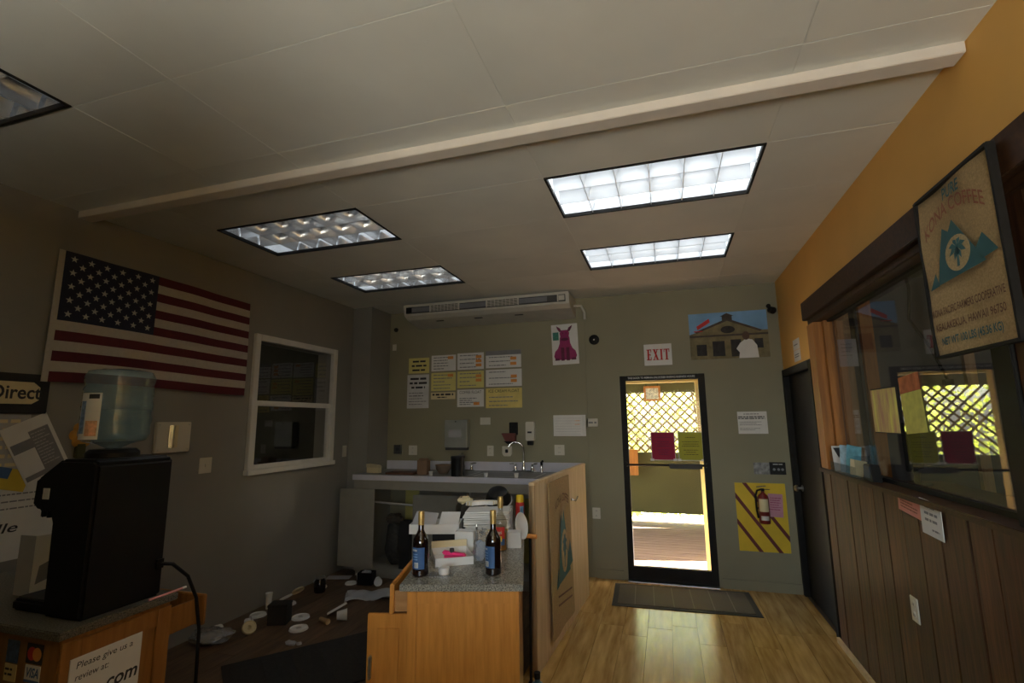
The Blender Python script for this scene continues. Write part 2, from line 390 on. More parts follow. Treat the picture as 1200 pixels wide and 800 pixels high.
# room seen through the right-hand glass
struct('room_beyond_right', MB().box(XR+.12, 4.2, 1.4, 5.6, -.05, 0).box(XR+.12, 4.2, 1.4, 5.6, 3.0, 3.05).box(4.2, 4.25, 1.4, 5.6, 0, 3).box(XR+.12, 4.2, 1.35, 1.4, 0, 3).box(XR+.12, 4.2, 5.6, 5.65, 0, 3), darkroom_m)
sd = sgroup('trim_studs')
MB().box(1.36, 1.45, 4.52, 4.57, .0, 2.9).build('stud', tanwood_m, sd); MB().box(1.62, 1.71, 4.80, 4.85, 0, 2.9).build('stud', redwood_m, sd)
MB().box(2.35, 2.42, 4.9, 4.95, 0, 2.9).build('stud', tanwood_m, sd); MB().box(3.0, 3.07, 4.9, 4.95, 0, 2.9).build('stud', tanwood_m, sd)
for xx in (2.0, 2.75, 3.5):
    pass
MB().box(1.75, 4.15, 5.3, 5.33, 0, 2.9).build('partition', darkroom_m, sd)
# rear wall behind the camera, its opening put in for the added light
struct('wall_rear', MB().box(-3.86, -.9, -2.3, -2.15, 0, 3.24).box(1.1, 1.4, -2.3, -2.15, 0, 3.24).box(-.9, 1.1, -2.3, -2.15, 0, .85).box(-.9, 1.1, -2.3, -2.15, 2.4, 3.24), wall_m)
struct('rear_shade_panel', MB().box(XL, -1.05, .22, .32, 0, 2.57), wall_m)  # unseen panel added to keep the rear light off the left side
struct('rear_shade_block', MB().box(-1.05, .75, -.75, .12, 0, 1.18), M('grey_block_rear', (.30, .31, .31), .6, var=.05))  # unseen block added to shade the low foreground from the rear light
# black door in the right wall
d2 = sgroup('door_2')
MB().box(XR-.02, XR+.10, 4.56, 4.63, 0, 2.14).box(XR-.02, XR+.10, 5.53, 5.595, 0, 2.14).box(XR-.02, XR+.10, 4.63, 5.53, 2.07, 2.14).build('frame', black_m, d2, bevel=.004)
MB().box(XR+.03, XR+.07, 4.632, 5.528, .005, 2.068).build('slab', black_m, d2)
for zz in (.25, 1.1, 1.80): MB().box(XR+.022, XR+.031, 4.634, 4.648, zz, zz+.1).build('hinge', steel_m, d2)
MB().lathe([(.03, 0), (.03, .008), (.012, .012), (.012, .035), (.028, .045), (.030, .06), (.02, .072), (0, .074)], 16, mtx=Matrix.Translation((XR+.03, 5.43, 1.0)) @ Matrix.Rotation(-R90, 4, 'Y')).build('knob', steel_m, d2, smooth=True)

# ------------------------------------------------------------------ glass entrance door (door_1)
d1 = sgroup('door_1')
gx0, gx1, gz0, gz1 = -.412, .345, .145, 2.085
fr = MB().box(DX0, gx0, D-.012, D+.045, 0, DZ).box(gx1, DX1, D-.012, D+.045, 0, DZ).box(gx0, gx1, D-.012, D+.045, gz1, DZ).box(gx0, gx1, D-.012, D+.045, 0.005, gz0)
fr.build('frame', black_m, d1, bevel=.003)
MB().box(gx0, gx1, D+.012, D+.018, gz0, gz1).build('pane', door_glass_m, d1)
pb = MB().cyl((gx0-.03, D-.06, 1.185), .011, gx1-gx0+.06, 12, 'x').box(gx0-.035, gx0-.02, D-.07, D-.012, 1.16, 1.21).box(gx1+.02, gx1+.035, D-.07, D-.012, 1.16, 1.21)
pb.build('push_bar', black_m, d1, smooth=True)
MB().box(.0, gx1-.02, D-.075, D-.045, 1.150, 1.20).build('push_bar_plate', darkgrille_m, d1, bevel=.003)
text('THIS DOOR TO REMAIN UNLOCKED DURING BUSINESS HOURS', d1, white_m, -.035, D-.0135, 2.113, width=.70, size=.030, bold=.01)
B('threshold', steel_m, d1, DX0, DX1, D-.05, D+.16, 0, .006)
MB().box(DX0, DX0+.05, D+.05, D+.16, 0.007, DZ).box(DX1-.05, DX1, D+.05, D+.16, .007, DZ).box(DX0+.05, DX1-.05, D+.05, D+.16, DZ-.045, DZ).build('jamb_lining', creamtrim_m, d1)

# ------------------------------------------------------------------ porch beyond the door
pf = struct('porch_floor', MB().box(-2.6, 2.6, D+.16, 9.1, -.16, -.075), floorbase_m)
y = D+.165
while y < 9.05:
    MB().box(-2.6, 2.6, y, y+.135, -.075, -.045).build('deck_board', porchwood_m, pf, bevel=.003); y += .14
pwl = struct('porch_wall', MB().box(-2.6, 2.6, 9.0, 9.06, .10, 1.09).box(-2.6, 2.6, 8.97, 9.09, 1.05, 1.10), porchwall_m)
struct('trim_porch_header', MB().box(-2.6, 2.6, 8.99, 9.07, 2.12, 2.36), porchwall_m)
struct('porch_roof', MB().box(-2.9, 2.9, D+.16, 9.6, 2.52, 2.6), M('porch_ceiling_white', (.72, .70, .60), .7, var=.05))
struct('porch_sun_blocker', MB().box(2.6, 2.66, 7.2, 9.1, -.045, 2.52), porchwall_m)  # out of view, added to keep the sun off the far deck
struct('trim_porch_post', MB().box(.335, .42, 6.05, 6.13, -.045, 2.52), creamtrim_m, bevel=.003)
struct('trim_porch_beam', MB().box(-2.6, 2.6, 6.02, 6.16, 2.09, 2.52).box(-2.6, 2.6, 8.95, 9.1, 2.36, 2.52), creamtrim_m)
la = thing('lattice_panel', 'diagonal wooden lattice filling the porch opening above the olive half wall', 'lattice', (0, 9.0, 1.10))
def clip_seg(cx, sgn, w=2.4, h=1.02):
    # diagonal through (cx,0) direction (sgn,1) clipped to |x|<w,0<z<h
    pts = []
    t0, t1 = 0, h
    if sgn > 0: t0 = max(t0, -w-cx); t1 = min(t1, w-cx)
    else: t0 = max(t0, cx-w); t1 = min(t1, cx+w)
    return (cx+sgn*t0, t0, cx+sgn*t1, t1) if t1-t0 > .03 else None
pitch = .152; c = -2.4-1.02
while c < 2.4+1.02:
    for sgn, yy in ((1, .0), (-1, .013)):
        sg = clip_seg(c if sgn > 0 else c, sgn)
        if not sg: continue
        x0, z0, x1, z1 = sg
        if max(x0, x1) < -1.5 or min(x0, x1) > 1.4: continue
        hw = .021
        MB().prism([(x0-hw, z0), (x0+hw, z0), (x1+hw, z1), (x1-hw, z1)], yy, yy+.011).build('slat', lattice_m, la)
    c += pitch
sg = thing('hanging_sign', 'small hanging sign with orange wood frame under the porch header', 'sign', (-.215, 8.93, 1.975))
MB().box(-.14, .14, 0, .025, 0, .035).box(-.14, .14, 0, .025, .225, .26).box(-.14, -.105, 0, .025, .035, .225).box(.105, .14, 0, .025, .035, .225).build('frame', redwood_m, sg, bevel=.003)
MB().box(-.105, .105, .008, .02, .035, .225).build('face', M('mottled_sign_face', (.25, .30, .28), .7, col2=(.70, .68, .60), scale=22), sg)
MB().box(-.10, -.09, .008, .014, .26, .40).build('hanger', black_m, sg); MB().box(.09, .10, .008, .014, .26, .40).build('hanger', black_m, sg)
pl = thing('wooden_post_box', 'orange-brown wooden box fixed beside the doorway on the porch wall', 'box', (-.60, 8.90, .72))
MB().box(-.09, .09, 0, .09, 0, .40).build('body', redwood_m, pl, bevel=.006); MB().box(-.10, .10, -.01, .10, .40, .43).build('lid', redwood_m, pl, bevel=.006)
# ground and hedge outside
struct('ground', MB().box(-14, 14, 9.1, 30, -.5, -.3).box(-14, 14, -8, -2.3, -.5, -.3).box(-14, -3.9, -2.3, 9.1, -.5, -.3), ground_m)
hedge = thing('hedge', 'sunlit yellow-green hedge standing behind the porch lattice', 'hedge', (0, 11.2, -.3))
hb = MB()
rr = random.Random(3)
for i in range(8000):
    x = rr.uniform(-5, 5); z = rr.uniform(.0, 3.6); yb = rr.uniform(-.35, .25)+.2*math.sin(x*1.7)+.25*math.sin(z*2.2+x)
    s = rr.uniform(.05, .10); a = rr.uniform(0, 6.28)
    n = Vector((rr.uniform(-1.6, 1.6), -1, rr.uniform(-.8, 1.4))).normalized(); t = n.orthogonal().normalized(); t = Matrix.Rotation(a, 3, n) @ t; b = n.cross(t)
    p = Vector((x, yb, z))
    hb.add([p-t*s, p-b*s*.45, p+t*s, p+b*s*.45], [(0, 1, 2, 3)])
tag(hb.build('foliage', leaf_m, hedge), kind='stuff')
for xx in (-3.6, -2.1, -.7, .6, 1.9, 3.3): MB().tube([(xx, .1, 0), (xx+.1, .15, 1.2), (xx-.1, .1, 3.0)], [.05, .04, .015], 8).build('trunk', header_m, hedge, smooth=True)

# ================================================================== CEILING FIXTURES
blade_prof = [(-.002, 0), (.002, 0), (.004, .03), (.010, .06), (.022, .085), (-.022, .085), (-.010, .06), (-.004, .03)]
spec_louver_m = M('mirror_louver_aluminium', (.86, .87, .88), .2, metal=.85, var=.02)
def fixture(f, label, strength, louver_m=louver_m):
    x0, x1, y0, y1 = f; W, Dp = x1-x0, y1-y0
    t = thing('ceiling_light', label, 'ceiling light', (x0, y0, ZC), 0, 'recessed louvred ceiling lights')
    b = .014
    MB().box(0, W, 0, b, -.004, .02).box(0, W, Dp-b, Dp, -.004, .02).box(0, b, b, Dp-b, -.004, .02).box(W-b, W, b, Dp-b, -.004, .02).build('frame', black_m, t)
    MB().box(0, W, 0, .004, .02, .125).box(0, W, Dp-.004, Dp, .02, .125).box(0, .004, 0, Dp, .02, .125).box(W-.004, W, 0, Dp, .02, .125).build('housing', louver_m, t)
    e = MB().box(.004, W-.004, .004, Dp-.004, .115, .12)
    e.build('glow_panel', M('glow_panel_%g' % strength, (.86, .93, 1.0), .6, var=.03, emit=strength), t)  # glow added for door light reflected in the unlit fixture
    iw, idp = W-2*b, Dp-2*b
    for r in range(1, 3):
        MB().prism([(y, z) for y, z in blade_prof], 0, iw, Matrix.Translation((b, b+idp*r/3, .006)) @ Matrix.Rotation(-R90, 4, 'Z')).build('louver_blade', louver_m, t, smooth=True)
    for c in range(1, 6):
        MB().prism(blade_prof, 0, idp, Matrix.Translation((b+iw*c/6, b, .006))).build('louver_blade', louver_m, t, smooth=True)
    return t
fixture(FIX[0], 'dark louvred ceiling light at the upper left corner, mostly out of frame', .05, spec_louver_m)
fixture(FIX[1], 'dimmer louvred ceiling light above the flag, between beam and window', .7, spec_louver_m)
fixture(FIX[2], 'dimmer louvred ceiling light nearest the air conditioner on the left', .9, spec_louver_m)
fixture(FIX[3], 'largest bright louvred ceiling light just past the beam', 3.0)
fixture(FIX[4], 'bright louvred ceiling light second from the beam, before the exit door', 3.0)

# ================================================================== LEFT WALL THINGS
# window 1
w1 = sgroup('window_1')
e = .055
def lw(name, m, y0, y1, z0, z1, d0, d1, bv=.004): return MB().box(XL+d0, XL+d1, y0, y1, z0, z1).build(name, m, w1, bevel=bv)
MB().box(XL-.02, XL+.035, WY0-.05, WY0+.01, WZ0, WZ1+.05).box(XL-.02, XL+.035, WY1-.01, WY1+.05, WZ0, WZ1+.05).box(XL-.02, XL+.035, WY0+.01, WY1-.01, WZ1-.01, WZ1+.05).build('casing', white_m, w1, bevel=.004)
lw('sill', white_m, WY0-.06, WY1+.06, WZ0-.045, WZ0, -.02, .055)
lw('meeting_rail', white_m, WY0+.01, WY1-.01, 1.825, 1.875, -.03, .015)
MB().box(XL-.03, XL+.012, WY0+.01, WY0+.045, WZ0, 1.825).box(XL-.03, XL+.012, WY1-.045, WY1-.01, WZ0, 1.825).box(XL-.03, XL+.012, WY0+.045, WY1-.045, WZ0, WZ0+.04).build('lower_sash', white_m, w1, bevel=.003)
lw('pane', pane_m, WY0+.045, WY1-.045, WZ0+.04, 1.825, -.014, -.010, 0)
lw('pane', pane_m, WY0+.01, WY1-.01, 1.875, WZ1-.01, -.024, -.020, 0)
# flag
FW, FH = 1.50, .845
fg = hang('american_flag', 'striped flag with starred navy canton spread flat on the left wall', 'flag', 'left', 2.045, 1.93, out=.012)
def fp(u, v):
    return (u*FW+.01*math.sin(v*3)*u, -.012-.007*math.sin(u*9+v*2.5)-.004*math.sin(u*23), v*FH+.010*math.sin(u*5)*(1-v*.5)-.008*u)
CU, CV = .415, 6/13
for i in range(13):
    v0, v1 = i/13, (i+1)/13; u0 = CU if i >= 6 else 0
    MB().grid(lambda a, b: fp(u0+(1-u0)*a, v0+(v1-v0)*b), 22, 2, .0015).build('stripe', flagred_m if i % 2 == 0 else flagwhite_m, fg, smooth=True)
MB().grid(lambda a, b: fp(CU*a, CV+(1-CV)*b), 14, 8, .0015).build('canton', flagblue_m, fg, smooth=True)
MB().grid(lambda a, b: (lambda p: (p[0]-.035*(1-a), p[1], p[2]))(fp(.0, b)), 1, 10, .003).build('header_tape', flagwhite_m, fg)
sr = .023; spts = [((sr if k % 2 == 0 else sr*.40)*math.sin(k*math.pi/5), (sr if k % 2 == 0 else sr*.40)*math.cos(k*math.pi/5)) for k in range(10)]
star_me = None
for r in range(9):
    n = 6 if r % 2 == 0 else 5
    for c in range(n):
        u = CU*((c*2+1+(r % 2))/12); v = CV+(1-CV)*(1-(r+1)/10.0)
        p = fp(u, v); p = (p[0], p[1]-.0022, p[2])
        if star_me is None:
            so = MB().prism(spts, 0, .001).build('star', flagwhite_m, fg, loc=p); star_me = so
        else:
            copy_of(star_me, loc=p)
# switch plates
def plate(name, label, wall, u, z, w_=.075, h_=.115, kind='switch', m=None, group='wall switch and outlet plates', out=0):
    t = hang(name, label, 'outlet' if kind == 'outlet' else 'switch' if kind == 'switch' else 'wall plate', wall, u, z, group, out)
    MB().box(-w_/2, w_/2, -.007, 0, -h_/2, h_/2).build('plate', m or plate_m, t, bevel=.002)
    if kind == 'switch': MB().box(-.008, .008, -.016, -.007, -.014, .014).build('toggle', plate_m, t)
    if kind == 'outlet':
        for dz in (-.026, .026):
            s_ = MB().lathe([(.0175, 0), (.0175, .003), (0, .003)], 14, mtx=Matrix.Translation((0, -.007, dz)) @ Matrix.Rotation(R90, 4, 'X')).build('socket', plate_m, t)
            MB().box(-.008, -.005, -.0106, -.0100, dz-.006, dz+.006).box(.005, .008, -.0106, -.0100, dz-.006, dz+.006).build('slots', ink_m, t)
    return t
plate('light_switch', 'ivory switch plate on the left wall between jug and window', 'left', 3.225, 1.325, .115, .125)
plate('light_switch', 'ivory switch plate on the left wall just past the white window', 'left', 5.08, 1.33, .075, .13)
t = hang('wall_panel_box', 'square beige control panel on the wall right of the water jug', 'control panel', 'left', 2.905, 1.565)
MB().box(-.14, .14, -.03, 0, -.115, .115).build('cover', plate_m, t, bevel=.004)
MB().box(-.05, -.02, -.045, -.03, -.08, .09).build('bright_lever', chrome_m, t, bevel=.002); MB().box(.0, .025, -.042, -.03, -.08, .09).build('slot_bar', cream_m, t, bevel=.002)
for sx, sz in ((-.12, .095), (.12, .095), (-.12, -.095), (.12, -.095)): MB().cyl((sx, -.033, sz), .005, .003, 8, 'y').build('screw', steel_m, t)
# sign "Direct" and brochures under it
t = hang('header_sign', 'black sign with tan plaque reading Direct at the left edge', 'sign', 'left', 1.80, 1.735)
MB().box(-.5, .265, -.02, 0, 0, .235).build('board', softblack_m, t, bevel=.003)
MB().prism([(-.45, .055), (.18, .055), (.215, .08), (.215, .155), (.18, .185), (-.45, .185)], -.024, -.02).build('plaque', cream_m, t)
text('Direct', t, ink_m, .10, -.0245, .12, width=.24, size=.11, bold=.02)
t = hang('poster_sheet', 'pale striped poster sheet below the Direct sign', 'poster', 'left', 1.80, 1.33)
MB().box(-.5, .20, -.004, 0, .07, .40).build('sheet', greypaper_m, t)
lines(t, cream_m, -.4, .18, [.36, .31, .26, .21, .16, .11], .02, -.0042, jag=.05)
t = hang('poster_sheet', 'white notice sheet low on the wall behind the dispenser nozzle', 'poster', 'left', 1.95, .92)
MB().box(-.5, .33, -.004, 0, -.02, .40).build('sheet', paper_m, t)
lines(t, greyink_m, -.2, .28, [.35, .31, .27], .008, -.0042)
text('elle', t, ink_m, -.02, -.0045, .16, width=.15, size=.075, bold=.01, shear=.2)
t = hang('flyer', 'tilted black and white flyer pinned left of the water jug', 'flyer', 'left', 2.05, 1.52, out=.006, ry=math.radians(-27))
MB().box(-.12, .12, -.003, 0, -.19, .19).build('sheet', paper_m, t)
MB().box(-.005, .10, -.0036, -.003, -.13, .12).box(-.11, -.005, -.0036, -.003, .02, .08).box(-.11, .1, -.0036, -.003, -.16, -.13).build('dark_print', greyink_m, t)
lines(t, greypaper_m, 0, .095, [.1-.02*k for k in range(11)], .006, -.0037)
t = hang('flyer', 'yellow and blue flyer corner showing under the tilted flyer', 'flyer', 'left', 1.93, 1.36, out=.003, ry=math.radians(15))
MB().box(-.10, .10, -.002, 0, -.06, .06).build('sheet', M('yellow_flyer', (.62, .45, .05), .8), t); MB().box(-.10, .0, -.0025, -.002, 0, .06).build('blue_print', blue_m, t)
t = hang('flower_ornament', 'small orange and yellow flower ornament beside the water jug', 'ornament', 'left', 2.28, 1.50)
for k in range(6):
    a = k*math.pi/3; MB().lathe([(0, 0), (.03, .006), (.036, .014), (.02, .02), (0, .021)], 10, mtx=Matrix.Translation((.04*math.cos(a), 0, .10+.05*math.sin(a))) @ Matrix.Rotation(R90, 4, 'X')).build('petal', M('orange_petal', (.45, .22, .03), .7, var=.25), t, smooth=True)
MB().lathe([(0, 0), (.03, .012), (.022, .028), (0, .032)], 12, mtx=Matrix.Translation((0, 0, .10)) @ Matrix.Rotation(R90, 4, 'X')).build('centre', M('yellow_centre', (.62, .45, .04), .7), t, smooth=True)
MB().box(-.03, .03, -.025, 0, -.05, .05).build('stem_clip', M('dark_olive_leaf', (.06, .06, .02), .8), t, bevel=.008)

# ================================================================== LEFT COUNTER + DISPENSER
CZ = .90
lc = thing('service_counter', 'honey oak counter with shaded granite top at the lower left', 'counter', (-2.195, 1.38, 0))
MB().box(-1.2, 0, 0, .475, CZ-.032, CZ).build('granite_top', granite_shaded_m, lc, bevel=.004)
MB().box(-1.18, -.02, .022, .455, 0, CZ-.032).build('body', oak_shaded_m, lc, bevel=.003)
MB().box(-.019, -.010, .022, .09, .02, CZ-.05).box(-.019, -.010, .39, .455, .02, CZ-.05).box(-.019, -.010, .09, .39, CZ-.12, CZ-.05).build('face_frame', oak_shaded_m, lc, bevel=.002)
dr = MB().box(-.50, -.06, .456, .64, .70, .712).box(-.50, -.488, .456, .64, .712, .815).box(-.072, -.06, .456, .64, .712, .815).build('drawer', oak_shaded_m, lc)
MB().box(-.53, -.03, .64, .66, .69, .83).build('drawer_front', oak_shaded_m, dr, bevel=.004)
t = thing('review_sign', 'white review request card on the side of the left counter', 'sign', (-2.2045, 1.57, .70), R90)
MB().box(-.135, .135, -.004, 0, -.15, .085).build('card', paper_m, t)
text('Please give us a', t, ink_m, -.115, -.0045, .055, width=.21, size=.034, shear=.15, align='LEFT', bold=.004)
text('review at:', t, ink_m, -.115, -.0045, .012, width=.12, size=.034, shear=.15, align='LEFT', bold=.004)
text('.com', t, ink_m, .055, -.0045, -.055, width=.14, size=.075, shear=.2, bold=.02)
def card(label, x, z, draw):
    t = thing('card_sticker', label, 'sticker', (x, 1.4015, z), 0, 'payment card stickers on the counter front')
    draw(t); return t
def d_blue(t):
    MB().box(-.034, .034, -.002, 0, -.04, .04).build('sheet', M('navy_sticker', (.04, .08, .16), .5, var=.4, scale=60), t)
def d_mc(t):
    MB().box(-.045, .045, -.002, 0, -.035, .035).build('sheet', softblack_m, t)
    for x, m in ((-.014, red_m), (.016, orange_m)): MB().lathe([(0, 0), (.024, 0), (.024, .0006), (0, .0006)], 18, mtx=Matrix.Translation((x, -.0022 if x < 0 else -.0027, 0)) @ Matrix.Rotation(R90, 4, 'X')).build('disc', m, t)
def d_visa(t):
    MB().box(-.042, .042, -.002, 0, -.03, .03).build('sheet', paper_m, t)
    MB().box(-.042, .042, -.0026, -.002, -.03, -.021).build('blue_band', blue_m, t)
    text('VISA', t, blue_m, 0, -.0027, .003, width=.068, size=.045, bold=.03, shear=.2)
card('dark blue card sticker at the far left of the counter front', -2.47, .80, d_blue)
card('black card sticker with red and orange discs above the VISA one', -2.345, .805, d_mc)
card('white VISA card sticker on the counter front', -2.345, .735, d_visa)
def d_bank(t):
    MB().box(-.034, .034, -.002, 0, -.03, .03).build('sheet', creamtrim_m, t); lines(t, ink_m, -.03, .03, [.012, -.006], .008, -.0024)
card('pale card sticker with dark print below the dark blue one', -2.47, .725, d_bank)
# dispenser (front faces -X)
wd = thing('water_dispenser', 'black water dispenser with taps standing on the granite counter', 'water dispenser', (-2.40, 1.635, CZ), math.pi)
prof = [(-.165, .0), (-.165, .60), (-.14, .62), (.06, .62), (.20, .535), (.205, .43), (.17, .405), (.09, .40), (.07, .36), (.06, .09), (.06, .0)]
MB().prism(prof, -.165, .165).build('body', blackplastic_m, wd, bevel=.012, smooth=True)
MB().box(.062, .27, -.15, .15, 0, .045).build('drip_tray', blackplastic_m, wd, bevel=.01)
MB().box(.08, .255, -.135, .135, .046, .052).build('drip_grate', darkgrille_m, wd)
for dy in (-.07, .07):
    tap = MB().cyl((.205, dy, .455), .022, .05, 12, 'x').cyl((.235, dy, .36), .014, .09, 12).build('tap', blackplastic_m, wd, smooth=True)
    MB().box(.245, .285, dy-.012, dy+.012, .44, .452).box(.272, .285, dy-.012, dy+.012, .36, .44).build('lever', blackplastic_m, tap, bevel=.004)
MB().box(.10, .14, .1655, .167, .455, .50).build('warning_label', paper_m, wd)
MB().lathe([(.10, .62), (.10, .64), (.085, .655), (.07, .655)], 24).build('bottle_collar', blackplastic_m, wd, smooth=True)
pc = thing('power_cord', 'black power cord dropping behind the oak counter from the dispenser', 'cord', (-2.40, 1.635, CZ), math.pi)
MB().tube([(-.168, -.14, .14), (-.20, -.18, .13), (-.215, -.25, .06), (-.22, -.30, -.05), (-.22, -.33, -.2), (-.22, -.34, -.6)], .008, 8).build('cable', blackplastic_m, pc, smooth=True); MB().box(-.176, -.166, -.155, -.125, .12, .16).build('strain_relief', blackplastic_m, pc)
jg = thing('water_jug', 'clear blue upturned water jug on top of the black dispenser', 'water jug', (-2.40, 1.635, CZ+.62+.01))
pr = [(.028, -.0), (.03, .03), (.06, .045), (.115, .06), (.130, .085)]
for k in range(4): pr += [(.132, .10+k*.062), (.126, .122+k*.062), (.132, .144+k*.062)]
pr += [(.132, .345), (.12, .372), (.09, .38), (0, .372)]
MB().lathe(pr, 32).build('shell', jug_m, jg, smooth=True)
MB().lathe([(0, .062), (.11, .066), (.124, .09), (.124, .20), (0, .20)], 28).build('water', water_m, jg, smooth=True)
lab = MB()
la0 = math.radians(-100)
lab.lathe([(.1335, .07), (.1335, .27)], 8, a0=math.radians(-104), a1=math.radians(-60)); lb = lab.build('label', paper_m, jg, smooth=True)
lab2 = MB().lathe([(.1342, .095), (.1342, .235)], 4, a0=math.radians(-102), a1=math.radians(-89)).build('blue_print', M('pale_blue_print', (.20, .30, .50), .7, var=.4, scale=60), lb)
MB().lathe([(.1342, .085), (.1342, .15)], 5, a0=math.radians(-86), a1=math.radians(-63)).build('orange_print', M('pale_orange_print', (.75, .42, .25), .7, var=.3, scale=50), lb)
MB().lathe([(.1342, .245), (.1342, .265)], 4, a0=math.radians(-84), a1=math.radians(-64)).build('black_band', ink_m, lb)
t = thing('leaflet_holder', 'open grey and white leaflet standing left of the dispenser drip tray', 'leaflet', (-2.80, 1.62, CZ), math.radians(20))
MB().box(-.10, -.002, -.004, 0, 0, .26, mtx=Matrix.Rotation(math.radians(-18), 4, 'Z')).build('page', greypaper_m, t)
MB().prism([(0, 0), (.14, .04), (.16, .17), (.13, .22), (.14, .28), (0, .26)], -.004, 0).build('page', paper_m, t)
MB().prism([(.02, .05), (.12, .10), (.10, .17), (.03, .13)], -.0048, -.004).build('print', greyink_m, t)
t = thing('drinking_straw', 'thin pink wrapped straw lying on the granite counter edge', 'straw', (-2.205, 1.80, CZ+.005), R90+.03)
MB().tube([(-.08, 0, 0), (0, 0, 0), (.08, 0, 0)], .005, 8).build('straw_tube', pink_m, t, smooth=True); MB().tube([(.08, 0, 0), (.10, 0, 0)], .0055, 8).build('wrapper_end', paper_m, t)

# ================================================================== SINK COUNTER ON THE BACK WALL
SY, SZ = 4.90, 1.09
struct('trim_backsplash', MB().box(-3.38, -.90, D-.03, D-.007, SZ-.002, SZ+.10), splash_m, bevel=.003)
sk = thing('sink_counter', 'grey sink counter with pale edge along the back wall', 'counter', (0, 0, 0))
MB().box(-3.39, -.90, SY, D-.01, SZ-.012, SZ-.002).build('worktop', ctop_m, sk)
MB().box(-3.40, -.90, SY-.012, SY, SZ-.06, SZ-.002).build('front_edge', splash_m, sk, bevel=.003)
MB().box(-3.38, -.92, SY, SY+.02, .935, SZ-.06).build('apron', counter_m, sk)
MB().box(-3.56, -3.115, SY-.004, SY+.016, .11, .93).build('end_panel', counter_m, sk, bevel=.003)
MB().box(-3.38, -.92, SY+.05, D-.02, .06, .10).box(-3.38, -.92, SY+.08, SY+.1, 0, .06).build('base_shelf', counter_m, sk)
MB().box(-3.10, -.95, D-.04, D-.015, .10, SZ-.02).build('back_board', underyel_m, sk)
MB().box(-3.34, -3.32, SY+.02, D-.02, .10, SZ-.06).build('side_board', counter_m, sk); MB().box(-.94, -.92, SY+.02, D-.02, .10, SZ-.06).build('side_board', counter_m, sk)
MB().prism([(-2.73, .10), (-1.55, .10), (-1.55, .96), (-2.1, .94), (-2.73, .86)], SY+.16, SY+.175).build('inner_panel', counter_m, sk)
MB().tube([(-3.3, SY+.30, .75), (-3.0, SY+.30, .735), (-2.6, SY+.30, .72)], .012, 10).build('drain_pipe', white_m, sk, smooth=True)
for x0, x1 in ((-2.62, -2.06), (-2.0, -1.30)):
    b = MB().box(x0, x1, 5.0, 5.02, SZ-.2, SZ-.0015).box(x0, x1, 5.42, 5.44, SZ-.2, SZ-.0015).box(x0, x0+.02, 5.02, 5.42, SZ-.2, SZ-.0015).box(x1-.02, x1, 5.02, 5.42, SZ-.2, SZ-.0015).box(x0, x1, 5.0, 5.44, SZ-.21, SZ-.2)
    b.build('sink_basin', steel_m, sk)
def faucet(name, label, x, goose):
    t = thing(name, label, 'faucet', (x, 5.50, SZ-.002), 0, 'sink faucets')
    MB().box(-.13, .13, -.025, .025, 0, .02).build('base_plate', chrome_m, t, bevel=.004)
    for s in (-1, 1):
        h = MB().lathe([(.022, .02), (.018, .05), (.014, .075), (.018, .085), (0, .09)], 14, c=(s*.10, 0, 0)).build('handle_stem', chrome_m, t, smooth=True)
        MB().tube([(s*.10, 0, .085), (s*.125, -.01, .092), (s*.165, -.015, .094)], .007, 8).build('lever', chrome_m, h, smooth=True)
    MB().lathe([(.022, .02), (.022, .06), (.013, .09), (.012, .12)], 14).build('spout_base', chrome_m, t, smooth=True)
    if goose: pts = [(0, 0, .10), (0, 0, .22)]+[(-.085+.085*math.cos(a), -.02*a, .25+.085*math.sin(a)) for a in [k*math.pi/8 for k in range(0, 8)]]
    else: pts = [(0, 0, .10), (0, 0, .17), (0, -.03, .20), (0, -.10, .20), (0, -.14, .17)]
    MB().tube(pts, .009, 10).build('spout', chrome_m, t, smooth=True)
    return t
faucet('faucet', 'tall gooseneck chrome faucet at the right sink basin', -1.575, True)
faucet('faucet', 'low chrome faucet at the left sink basin behind the black canister', -2.31, False)
t = thing('sprayer', 'chrome side sprayer right of the gooseneck faucet', 'sprayer', (-1.37, 5.51, SZ-.002))
MB().lathe([(.02, 0), (.017, .02), (.012, .03), (.014, .08)], 12).build('holder', chrome_m, t, smooth=True); MB().tube([(0, 0, .08), (0, -.01, .11), (.02, -.03, .125)], .013, 10).build('spray_head', blackplastic_m, t, smooth=True)
t = thing('canister', 'tall black canister standing at the sink front edge', 'canister', (-2.155, 4.965, SZ-.002))
MB().lathe([(.0, 0), (.07, 0), (.072, .19), (.074, .20), (.07, .21), (0, .212)], 24).build('body', blackplastic_m, t, smooth=True); MB().lathe([(.073, .185), (.075, .19), (.075, .20), (.073, .205)], 24).build('rim', softblack_m, t, smooth=True)
t = thing('carton', 'upright brown carton on the left part of the sink counter', 'carton', (-2.60, 5.05, SZ-.002), .05)
MB().box(-.06, .06, -.045, .045, 0, .155).build('body', brownbox_m, t, bevel=.003); MB().prism([(-.06, .155), (.06, .155), (.045, .175), (-.045, .175)], -.012, .012).build('folded_top', brownbox_m, t)
t = thing('bowl', 'brown bowl between the carton and the black canister', 'bowl', (-2.43, 5.20, SZ-.002))
MB().lathe([(0, 0), (.05, 0), (.085, .05), (.09, .09), (.084, .09), (.078, .05), (.045, .01), (0, .01)], 22).build('body', M('brown_bowl', (.17, .12, .085), .6), t, smooth=True); MB().lathe([(.086, .088), (.092, .09), (.092, .096), (.084, .096)], 22).build('rim', brownbox_m, t, smooth=True)
t = thing('cutting_board', 'flat reddish brown board lying left of the carton', 'board', (-2.84, 5.06, SZ-.002), .05)
